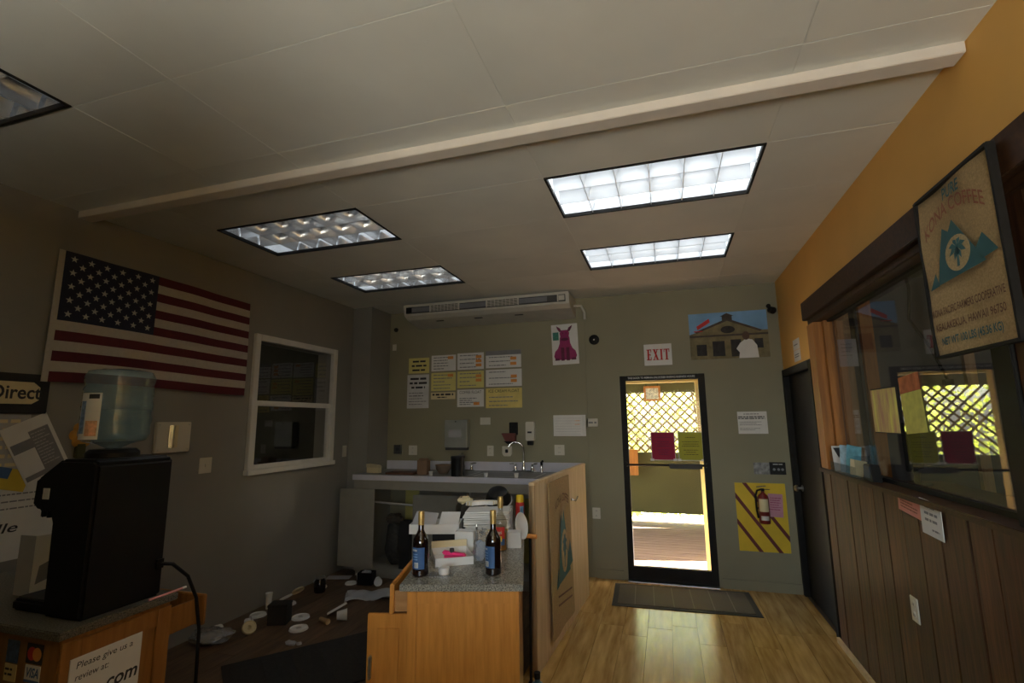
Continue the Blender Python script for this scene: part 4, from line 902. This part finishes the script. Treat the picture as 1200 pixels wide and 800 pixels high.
# leaflet holders on the sill
t = thing('leaflet_rack', 'clear acrylic rack of white and blue leaflets on the window sill', 'leaflet rack', (XR+.0, 3.97, 1.2755), -R90)
MB().box(-.25, .25, -.04, .045, 0, .006).box(-.25, .25, -.043, -.040, 0, .07).box(-.25, -.247, -.04, .045, .006, .14).box(.247, .25, -.04, .045, .006, .14).build('tray', acrylic_m, t)
def leaf(x, w_, h_, m, tl, yy=0, nm='leaflet'): return MB().box(-w_/2, w_/2, 0, .003, 0, h_, mtx=Matrix.Translation((x, yy, .008)) @ Matrix.Rotation(.62, 4, 'Z') @ Matrix.Rotation(tl, 4, 'Y')).build(nm, m, t)
l1 = leaf(-.17, .10, .175, paper_m, -.05); leaf(-.04, .10, .185, M('pale_blue_leaflet', (.36, .55, .68), .7, var=.25, scale=30), .06); leaf(.06, .10, .19, M('teal_leaflet', (.14, .38, .48), .7, var=.25, scale=30), .16); leaf(.16, .11, .10, cream_m, .12)
MB().prism([(-.045, .16), (.03, .165), (-.005, .09)], -.0012, -.0002, Matrix.Translation((-.17, 0, .008)) @ Matrix.Rotation(.62, 4, 'Z')).build('dark_print', ink_m, l1)
t = thing('card_stand', 'dark slanted card stand on the sill right of the leaflet rack', 'card stand', (XR+.005, 3.60, 1.2755), -R90)
MB().prism([(-.08, 0), (.08, 0), (.05, .10), (-.05, .10)], -.02, .03).build('stand', blackplastic_m, t, bevel=.003); MB().box(-.045, .045, -.024, -.0205, .02, .09).build('card', M('navy_card', (.04, .06, .09), .6), t)
t = thing('monitor', 'dark monitor standing in the dim room behind the right-hand glass', 'monitor', (1.62, 4.15, 1.20), -2.1)
MB().box(-.20, .20, -.02, .02, .10, .42).build('screen', blackplastic_m, t, bevel=.005); MB().box(-.03, .03, -.01, .02, 0, .10).box(-.1, .1, -.07, .07, -.005, .005).build('stand', blackplastic_m, t)
t = thing('desk', 'dark desk in the dim room behind the right-hand glass', 'desk', (1.30, 3.9, 0))
MB().box(.02, .62, -1.4, .6, 1.15, 1.19).build('desk_top', header_m, t)
for xx in (.05, .56):
    for yy in (-1.35, .52): MB().box(xx, xx+.05, yy, yy+.05, 0, 1.15).build('leg', header_m, t)
t = hang('taped_paper', 'pale paper pinned to the tan stud behind the right-hand glass', 'paper', 'right', 0, 0); t.location = (1.41, 4.516, 2.06); t.rotation_euler = (0, 0, 0)
MB().box(-.06, .07, -.003, 0, 0, .22).build('sheet', greypaper_m, t); lines(t, greyink_m, -.04, .05, [.18, .15, .12, .09], .006, -.0034)
t = thing('hanging_cable', 'black cable hanging in the dim room behind the right-hand glass', 'cable', (1.95, 4.75, 1.9))
MB().tube([(0, 0, 1.08), (.03, 0, .8), (.0, 0, .55), (.12, 0, .3), (.2, 0, .05)], .012, 8).build('cord', black_m, t, smooth=True); MB().box(.17, .23, -.02, .02, -.02, .05).build('plug', black_m, t)

# ================================================================== PLYWOOD HALF WALL WITH SACK
pa = math.atan2(-.10, 1.62)     # turn from +Y
hp = thing('plywood_partition', 'waist-high plywood partition beside the oak island with pale top edge', 'partition', (-.905, 3.40, 0), pa)
MB().box(-.012, 0, .02, 1.64, .0, 1.215).build('plywood_sheet', ply_m, hp)
MB().box(-.036, -.0125, .0, .04, 0, 1.215).box(-.036, -.0125, 1.55, 1.64, 0, 1.215).build('stud', tanwood_m, hp)
MB().box(-.036, .004, .0, .018, 0, 1.215).build('end_strip', tanwood_m, hp, bevel=.002)
MB().box(-.038, .005, .0, 1.64, 1.216, 1.236).build('top_strip', ply_m, hp, bevel=.003)
MB().box(-.03, -.013, .04, 1.55, .55, .60).build('cross_rail', tanwood_m, hp)
t = thing('burlap_sack', 'printed burlap sack hung on the plywood partition', 'sack', (-.905+.005, 3.40, .10), pa+R90)
# local x runs along the partition away from the camera, -y faces the room
def skf(a, b):
    zb = .0+1.10*b; lean = .06*(1-b)
    return (.30+.02*(1-b)+(.60+.02*(1-b))*a, -.012-.005*math.sin(a*9)*(1-b*.6)-.012*(1-b), zb-.0)
MB().grid(skf, 12, 12, .006).build('sack_cloth', burlap_m, t, smooth=True)
sack_print(t, .60, 1.75, -.0265, teal_m, red_m, .64, -.57)
text('KONA COFFEE', t, fade_br, .62, -.0265, .95, width=.40, size=.09, bold=.01, arc=1.2)
for zz in (.25, .19): MB().prism([(.45, zz), (.86, zz-.05), (.86, zz-.036), (.45, zz+.014)], -.0285, -.0275).build('faded_line', fade_br, t)
t = thing('wire_hook', 'small bright hook on the plywood partition beside the sack', 'hook', (-.905+.10*.62+.018, 3.40+.99, .98), pa+R90)
MB().tube([(0, .0, 0), (.0, -.03, -.01), (.06, -.035, .02)], .006, 8).build('hook_wire', chrome_m, t, smooth=True); MB().cyl((0, .012, 0), .012, -.008, 10, 'y').build('hook_base', chrome_m, t)

# ================================================================== OAK ISLAND
ia = math.radians(15.5); IO = Vector((-1.219, 2.163, 0))
def isl(x, y, z=0): return (IO.x+x*math.cos(ia)-y*math.sin(ia), IO.y+x*math.sin(ia)+y*math.cos(ia), z)
IZ = .92; ILEN = 1.40
il = thing('oak_island', 'honey oak cabinet island with speckled granite top in the centre foreground', 'cabinet', tuple(IO), ia)
MB().box(-.005, .565, -.012, ILEN, IZ-.030, IZ).build('granite_top', granite_m, il, bevel=.003)
MB().box(.03, .545, .02, ILEN-.02, 0, IZ-.031).build('body', oakin_m, il)
ep = MB().box(.03, .545, .008, .0195, 0, IZ-.032).build('end_panel', oak_m, il, bevel=.002)
MB().box(.03, .075, -.001, .0075, .0, IZ-.033).box(.51, .545, -.001, .0075, 0, IZ-.033).box(.076, .509, -.001, .0075, IZ-.085, IZ-.033).build('face_frame', oak_m, ep, bevel=.002)
dd = MB().box(-.035, .0295, .03, .042, .79, IZ-.04).box(-.035, .0295, .43, .442, .79, IZ-.04).box(-.035, .0295, .042, .43, .79, .80).build('drawer', oakin_m, il)
MB().box(-.055, -.035, .01, .46, .785, IZ-.004).build('drawer_front', oak_m, dd, bevel=.004)
MB().box(-.075, -.055, .21, .26, .83, .85).build('drawer_pull', steel_m, dd, bevel=.004)
cd_ = MB().box(-.165, .028, .045, .065, .10, .775).build('cupboard_door', oak_m, il, bevel=.003)
MB().box(-.12, -.015, .041, .0448, .16, .715).build('door_panel', oak_m, cd_, bevel=.002)
MB().box(-.150, -.138, .02, .045, .50, .60).build('door_pull', steel_m, cd_, bevel=.004)
# syrup bottles
def bottle(label, x, y, clear=False, turn=0.0):
    t = thing('syrup_bottle', label, 'bottle', isl(x, y, IZ), turn, 'syrup bottles on the island')
    body = [(0, 0), (.034, 0), (.039, .006), (.039, .15), (.036, .172), (.022, .195), (.0145, .212), (.0135, .262), (0, .262)]
    MB().lathe(body, 24).build('glass_body', clearb_m if clear else bottle_m, t, smooth=True)
    MB().lathe([(.0150, .236), (.0155, .285), (.0145, .300), (0, .301)], 18).build('gold_cap', gold_m, t, smooth=True)
    MB().lathe([(.0152, .262), (.0162, .263), (.0162, .268), (.0152, .269)], 18).build('cap_ring', gold_m, t, smooth=True)
    a0, a1 = math.radians(-165), math.radians(-35)
    lb = MB().lathe([(.0394, .035), (.0394, .135)], 16, a0=a0, a1=a1).build('label', blue_m if not clear else red_m, t, smooth=True)
    def wrap(s, mm, zc, wid, siz, ac):
        me = text_mesh(s, wid, siz, .015)
        for v in me.vertices:
            a = math.radians(ac)+v.co.x/.0402; v.co = Vector((.0402*math.cos(a), .0402*math.sin(a), zc+v.co.z))
        me.materials.append(mm); o = bpy.data.objects.new('lettering', me); COL.objects.link(o); o.parent = lb
    if clear:
        wrap('Torani', white_m, .105, .055, .028, -100)
        MB().lathe([(.0398, .035), (.0398, .07)], 12, a0=a0, a1=a1).build('blue_band', blue_m, lb, smooth=True)
        MB().lathe([(.0399, .055), (.0399, .085)], 6, a0=math.radians(-95), a1=math.radians(-60)).build('fruit_print', boardy_m, lb, smooth=True)
        MB().lathe([(0, .004), (.035, .005), (.035, .10), (0, .10)], 20).build('syrup', M('amber_syrup', (.30, .14, .04), .2), t, smooth=True)
    else:
        MB().lathe([(.0399, .042), (.0399, .066)], 5, a0=math.radians(-112), a1=math.radians(-80)).build('barcode_patch', paper_m, lb, smooth=True)
        for k in range(5): MB().lathe([(.0403, .044), (.0403, .064)], 1, a0=math.radians(-110+6*k), a1=math.radians(-107.5+6*k)).build('barcode_bar', ink_m, lb)
        MB().lathe([(.0399, .045), (.0399, .09)], 3, a0=math.radians(-150), a1=math.radians(-138)).build('white_side_print', paper_m, lb, smooth=True)
        MB().lathe([(.0399, .118), (.0399, .126)], 8, a0=math.radians(-150), a1=math.radians(-90)).build('pale_line', greypaper_m, lb, smooth=True)
        for k in range(3): MB().lathe([(.0399, .078+.012*k), (.0399, .082+.012*k)], 8, a0=math.radians(-132), a1=math.radians(-85)).build('text_line', M('light_blue_print', (.18, .32, .55), .7), lb, smooth=True)
    return t
bottle('dark syrup bottle with gold cap at the left end of the island', .061, .134)
bottle('dark syrup bottle with gold cap at the right, before the clear bottle', .418, .150, turn=-.45)
bottle('clear syrup bottle with red and blue label behind the right dark bottle', .43, .60, True)
# tray box with pink thing
t = thing('open_tray_box', 'shallow white open box holding a pink object on the island', 'box', isl(.175, .40, IZ), ia+.28)
MB().box(-.10, .10, -.115, .115, 0, .003).box(-.10, .10, -.115, -.112, .003, .04).box(-.10, .10, .112, .115, .003, .04).box(-.10, -.097, -.112, .112, .003, .04).box(.097, .10, -.112, .112, .003, .04).build('tray', paper_m, t)
MB().box(-.10, .10, .116, .119, .003, .075, mtx=Matrix.Rotation(0.0, 4, 'X')).build('back_flap', cream_m, t)
t = thing('pink_cutter', 'hot pink cutter with dark knob lying in the white tray box', 'cutter', isl(.185, .40, IZ+.004), ia-.1)
MB().box(-.065, .065, -.018, .018, .018, .036, mtx=Matrix.Rotation(.12, 4, 'Y')).build('body', hotpink_m, t, bevel=.006); MB().lathe([(.012, .03), (.014, .042), (.012, .055), (0, .057)], 12, c=(-.01, 0, 0)).build('knob', darkgrille_m, t, smooth=True); MB().box(-.05, .05, -.012, .012, 0, .018).build('foot', hotpink_m, t)
t = thing('small_lid_pack', 'small white tub on clear wrapper at the front of the island', 'tub', isl(.165, .145, IZ), ia)
MB().prism([(-.06, 0), (.06, .0), (.05, .004), (-.05, .004)], -.04, .04).build('wrapper', film_m, t); MB().lathe([(0, .004), (.026, .004), (.028, .03), (.027, .034), (0, .034)], 18, c=(.012, -.005, 0)).build('tub', white_m, t, smooth=True)
t = thing('flat_carton', 'low carton, black for the shade under the long white box on the island', 'carton', isl(.045, .80, IZ), ia)
MB().box(-.035, .10, -.10, .10, 0, .07).build('body', softblack_m, t, bevel=.003); MB().box(-.03, .095, -.095, .095, .07, .074).build('flap', softblack_m, t)  # black body put in for the shadow beneath the white box
t = thing('long_white_box', 'long shallow white box full of papers at the left of the island', 'box', isl(.045, .76, IZ+.0745), ia)
MB().box(-.17, .13, -.09, .09, 0, .004).box(-.17, .13, -.09, -.086, .004, .055).box(-.17, .13, .086, .09, .004, .055).box(-.17, -.166, -.086, .086, .004, .055).box(.126, .13, -.086, .086, .004, .055).build('tray', paper_m, t)
MB().box(-.16, -.02, -.08, .08, .0, .004, mtx=Matrix.Translation((0, .0, .06)) @ Matrix.Rotation(.35, 4, 'X') @ Matrix.Rotation(.1, 4, 'Y')).build('paper', greypaper_m, t)
MB().box(.0, .12, -.08, .08, .0, .004, mtx=Matrix.Translation((0, .0, .062)) @ Matrix.Rotation(.45, 4, 'X')).build('paper', paper_m, t)
t = thing('white_carton', 'upright white carton in the middle of the island clutter', 'carton', isl(.225, .62, IZ), ia-.12)
MB().box(-.055, .055, -.05, .05, 0, .105).build('body', paper_m, t, bevel=.002); MB().box(-.054, .054, -.049, .0, .105, .108).build('flap', paper_m, t)
t = thing('catalogue_stack', 'fanned stack of white catalogues with gold label on the island', 'paper stack', isl(.335, .81, IZ), ia)
MB().box(-.13, .13, -.09, .09, 0, .09).build('carton', cream_m, t, bevel=.003)
rr = random.Random(5)
for k in range(11):
    MB().box(-.135, .135, -.10, .10, 0, .007, mtx=Matrix.Translation((rr.uniform(-.008, .008), rr.uniform(-.01, .01), .0905+k*.0095)) @ Matrix.Rotation(rr.uniform(-.06, .06), 4, 'Z') @ Matrix.Rotation(-.02, 4, 'Y')).build('catalogue', paper_m, t)
MB().box(.0, .10, -.0945, -.0905, .045, .075).build('gold_label', gold_m, t)
# curved catalogues on edge
for k in range(5):
    MB().lathe([(.10+.012*k, .198), (.10+.012*k, .222)], 8, c=(-.02, .03, 0), a0=math.radians(150), a1=math.radians(60)).build('curled_sheet', cream_m if k % 2 else paper_m, t)
t = thing('dark_bag', 'rumpled dark plastic bag lying behind the catalogue stack', 'bag', isl(.165, 1.07, IZ), ia)
blob(61, .075, .08, .11, 14, 10, .25).build('bag_film', M('dark_brown_film', (.035, .03, .022), .35), t, smooth=True); blob(62, .05, .05, .025, 10, 8, .3).build('cream_scrap', cream_m, t, smooth=True, loc=(.0, -.02, .185))
t = thing('pen', 'dark pen standing against the white carton on the island', 'pen', isl(.305, .535, IZ+.0), 0)
MB().tube([(0, 0, .0), (-.012, .015, .08), (-.02, .028, .135)], [.003, .006, .006], 8).build('barrel', darkgrille_m, t, smooth=True); MB().tube([(-.02, .028, .135), (-.022, .031, .15)], .0065, 8).build('cap', steel_m, t, smooth=True)
t = thing('plastic_bag', 'crumpled clear plastic bag behind the right dark bottle', 'bag', isl(.345, .335, IZ), 0)
blob(9, .045, .05, .08, 16, 10, .35).build('film', film_m, t, smooth=True); blob(10, .03, .03, .05, 10, 8, .3).build('contents', M('pale_blue_contents', (.38, .45, .56), .6), t, smooth=True, loc=(-.01, .0, .01))
t = thing('note_pad', 'small square white note block at the right edge of the island', 'note block', isl(.51, .68, IZ), ia-.05)
MB().box(-.04, .04, -.04, .04, 0, .085).build('pad', paper_m, t, bevel=.002); MB().box(-.0402, .0402, -.0402, .0402, .0855, .088).build('top_sheet', white_m, t)
t = thing('black_bowl', 'black upturned bowl on the clutter at the back of the island', 'bowl', isl(.39, 1.09, IZ+.20), 0); t.rotation_euler = (.5, .1, 0)
MB().lathe([(.09, 0), (.088, .03), (.065, .075), (.03, .09), (0, .092)], 24).build('shell', blackplastic_m, t, smooth=True); MB().lathe([(.088, -.002), (.096, 0), (.096, .006), (.088, .006)], 24).build('rim', greypaper_m, t, smooth=True)
t = thing('storage_carton', 'grey carton under the black bowl at the back of the island', 'carton', isl(.385, 1.07, IZ), ia)
MB().box(-.10, .10, -.10, .14, 0, .15).build('body', greypaper_m, t, bevel=.003); MB().box(-.095, .095, -.095, .02, .15, .153).build('flap', paper_m, t)
t = thing('paper_plate', 'white paper plate propped on edge behind the clear bottle', 'plate', isl(.535, .86, IZ), ia+1.1)
MB().lathe([(0, 0), (.06, .002), (.075, .012), (.082, .014), (.075, .016), (.058, .006), (0, .005)], 26, mtx=Matrix.Translation((-.01, -.01, .083)) @ Matrix.Rotation(R90-.2, 4, 'X')).build('plate_disc', paper_m, t, smooth=True)
MB().box(-.03, .02, .004, .03, 0, .02).build('prop_block', paper_m, t)
t = thing('spray_can', 'red spray can with yellow cap at the far right of the island', 'spray can', isl(.535, 1.20, IZ), 0)
MB().lathe([(0, 0), (.030, 0), (.031, .005), (.031, .165), (.024, .180), (0, .18)], 20).build('can', red_m, t, smooth=True); MB().lathe([(.0265, .172), (.027, .215), (.022, .222), (0, .222)], 18).build('yellow_cap', boardy_m, t, smooth=True); MB().lathe([(.0314, .02), (.0314, .15)], 6, a0=math.radians(-75), a1=math.radians(-20)).build('pale_label', skyblue_m, t, smooth=True)
t = thing('hand_plunger', 'orange-handled tool with black shaft leaning between island and partition', 'tool', isl(.595, .98, 0), 0)
MB().tube([(0, 0, .02), (.0, .03, .90)], .009, 10).build('shaft', black_m, t, smooth=True); MB().tube([(-.035, .03, .905), (.045, .03, .905)], [.014, .014], 12).build('orange_handle', orange_m, t, smooth=True); MB().lathe([(.05, 0), (.05, .01), (.02, .03), (.01, .05)], 16).build('foot', black_m, t, smooth=True)
t = thing('blue_bottle', 'blue plastic bottle on the floor between island and partition', 'bottle', isl(.63, .55, 0), 0)
MB().lathe([(0, 0), (.045, 0), (.048, .01), (.048, .20), (.03, .24), (.015, .25), (.015, .27), (0, .27)], 18).build('body', M('dull_blue_plastic', (.05, .12, .18), .4), t, smooth=True); MB().lathe([(.017, .265), (.017, .295), (0, .295)], 14).build('cap', black_m, t, smooth=True)

# ================================================================== FLOOR LITTER ON THE LEFT
t = thing('rubber_mat', 'black rubber kitchen mat on the dark floor left of the island', 'mat', (-2.30, 3.30, 0), math.radians(50))
MB().box(-.75, .75, -.40, .34, 0, .009).build('mat_sheet', rubber_m, t, bevel=.003)
for k in range(8): MB().box(-.70+k*.19, -.68+k*.19, -.35, .30, .0095, .012).build('ridge', rubber_m, t)
def lid(label, x, y, r=.05, tilt=0.0, m=None):
    t = thing('round_cover', label, 'lid', (x, y, .0 if not tilt else r*abs(math.sin(tilt))), random.uniform(0, 6), 'cup lids on the floor', rx=tilt)
    MB().lathe([(0, .010), (r*.8, .010), (r*.85, .016), (r*.92, .015), (r, .0), (r*.97, .0), (r*.9, .011), (0, .006)], 20).build('disc', m or paper_m, t, smooth=True)
    MB().lathe([(r*.3, .010), (r*.3, .014), (r*.24, .014), (r*.24, .010)], 14).build('inner_ring', m or paper_m, t, smooth=True)
def cup(label, x, y, h=.10, r=.04, lying=None, m=None):
    t = thing('paper_cup', label, 'cup', (x, y, 0 if lying is None else r), lying or 0, 'paper cups on the floor')
    if lying is not None: t.rotation_euler = (R90, 0, lying)
    MB().lathe([(0, .004), (r*.72, 0), (r, h), (r*.95, h), (r*.68, .008), (0, .008)], 18).build('cup_wall', m or paper_m, t, smooth=True)
    MB().lathe([(r*.97, h-.003), (r*1.07, h), (r*1.04, h+.004), (r*.97, h+.003)], 18).build('rim', m or paper_m, t, smooth=True)
lid('white lid near the grey end panel, left of the black crate', -3.25, 4.72, .06)
cup('small round cup beside the grey end panel corner', -3.22, 4.83, .07, .035)
lid('pale lid propped against the left wall below the window', -3.54, 4.28, .06, .7, cream_m)
lid('pair of white lids below the window, the one nearer the wall', -3.55, 4.13, .06, .4)
lid('pair of white lids below the window, the one nearer the mat', -3.45, 4.06, .06)
lid('white lid in front of the upright tube on the floor', -3.36, 3.92, .055, .5)
lid('flat white lid on the floor nearest the oak drawer', -3.52, 3.76, .07)
lid('upper of two flat lids in the middle of the littered floor', -3.12, 3.82, .075)
lid('lower of two flat lids in the middle of the littered floor', -2.97, 3.62, .075)
lid('cream lid on edge left of the black box on the floor', -3.30, 3.44, .055, .9, cream_m)
lid('large pale lid leaning behind the tipped cup', -2.86, 3.97, .09, .5)
cup('tipped white cup near the middle of the littered floor', -2.77, 3.84, .08, .045, 2.2)
cup('tan cardboard tube lying beside the tipped cup', -2.90, 3.80, .11, .022, 1.2, tanwood_m)
cup('small upright tube against the left wall litter', -3.56, 3.92, .13, .03)
cup('small white cup fallen by the black crate', -2.98, 4.80, .09, .04, .6)
cup('tiny pale cup among the litter left of the black box', -3.46, 3.56, .05, .03, 1.9)
cup('tiny white cup at the far left of the litter', -3.55, 3.40, .05, .035, .3)
t = thing('paper_bag', 'flat crumpled white paper bag on the dark floor by the island drawer', 'paper bag', (-2.80, 4.46, .001), math.radians(32))
rb = random.Random(11)
def pbf(a, b): return ((a-.5)*.52, (b-.5)*.26+.03*math.sin(a*6), .02+.014*math.sin(a*11+b*7)+.010*math.sin(b*13-a*5))
mb = MB().grid(lambda a, b: (pbf(a, b)[0], 0, pbf(a, b)[1]), 14, 8, .002)
n1 = 15*9
mb.v = [(pbf((i % n1)//9/14, (i % n1) % 9/8)[0], pbf((i % n1)//9/14, (i % n1) % 9/8)[1], pbf((i % n1)//9/14, (i % n1) % 9/8)[2]-(.003 if i >= n1 else 0)) for i in range(len(mb.v))]
mb.f = [tuple(reversed(f)) for f in mb.f]
mb.build('bag_sheet', greypaper_m, t, smooth=True); MB().box(-.27, -.25, -.12, .12, .0, .02).build('folded_end', greypaper_m, t)
t = thing('paper_sheet', 'pale flattened sheet at the foot of the corner pier', 'paper', (-3.50, 4.86, .001), .3)
MB().grid(lambda a, b: ((a-.5)*.26, .0, (b-.5)*.12), 4, 4, .002).build('sheet', greypaper_m, t); t.rotation_euler = (-R90, 0, .3); t.location.z = .004
t = thing('black_crate', 'small black crate on the floor in front of the grey end panel', 'crate', (-3.08, 4.76, 0), .2)
MB().box(-.09, .07, -.05, .06, 0, .01).box(-.09, .07, -.05, -.042, .01, .12).box(-.09, .07, .052, .06, .01, .12).box(-.09, -.082, -.042, .052, .01, .12).box(.062, .07, -.042, .052, .01, .12).build('shell', blackplastic_m, t); blob(21, .05, .04, .03, 10, 8, .3).build('crumpled_paper', greypaper_m, t, smooth=True, loc=(-.01, 0, .07))
t = thing('glass_jar', 'dark glass jar standing among the litter below the window', 'jar', (-3.40, 4.42, 0))
MB().lathe([(0, 0), (.05, 0), (.055, .01), (.055, .10), (.04, .12), (.04, .135), (0, .135)], 18).build('jar_body', bottle_m, t, smooth=True); MB().lathe([(.043, .13), (.043, .15), (0, .15)], 18).build('lid', steel_m, t, smooth=True)
t = thing('crumpled_paper', 'crumpled pale paper behind the dark glass jar', 'crumpled paper', (-3.50, 4.56, 0))
blob(31, .06, .05, .05, 12, 8, .35).build('wad', greypaper_m, t, smooth=True); blob(32, .03, .03, .02, 8, 6, .35).build('scrap', paper_m, t, smooth=True, loc=(.08, -.05, 0))
t = thing('black_box', 'black square box standing in the middle of the floor litter', 'box', (-3.22, 3.68, 0), .35)
MB().box(-.08, .08, -.06, .06, 0, .14).build('body', softblack_m, t, bevel=.004); MB().box(-.082, .082, -.062, .062, .1405, .16).build('lid', softblack_m, t, bevel=.003)
t = thing('plastic_bag', 'crumpled clear bag of napkins at the left end of the litter', 'bag', (-3.44, 3.22, 0), .3)
blob(41, .16, .10, .05, 16, 10, .3).build('film', film_m, t, smooth=True); blob(42, .09, .07, .035, 12, 8, .3).build('napkins', greypaper_m, t, smooth=True, loc=(-.02, 0, .006))
t = thing('crumpled_paper', 'small grey scrap on the floor at the near edge of the litter', 'crumpled paper', (-2.82, 3.36, 0.0))
blob(51, .045, .03, .015, 10, 6, .35).build('wad', greypaper_m, t, smooth=True); blob(52, .02, .02, .01, 8, 6, .3).build('scrap', greypaper_m, t, loc=(.06, .02, 0))
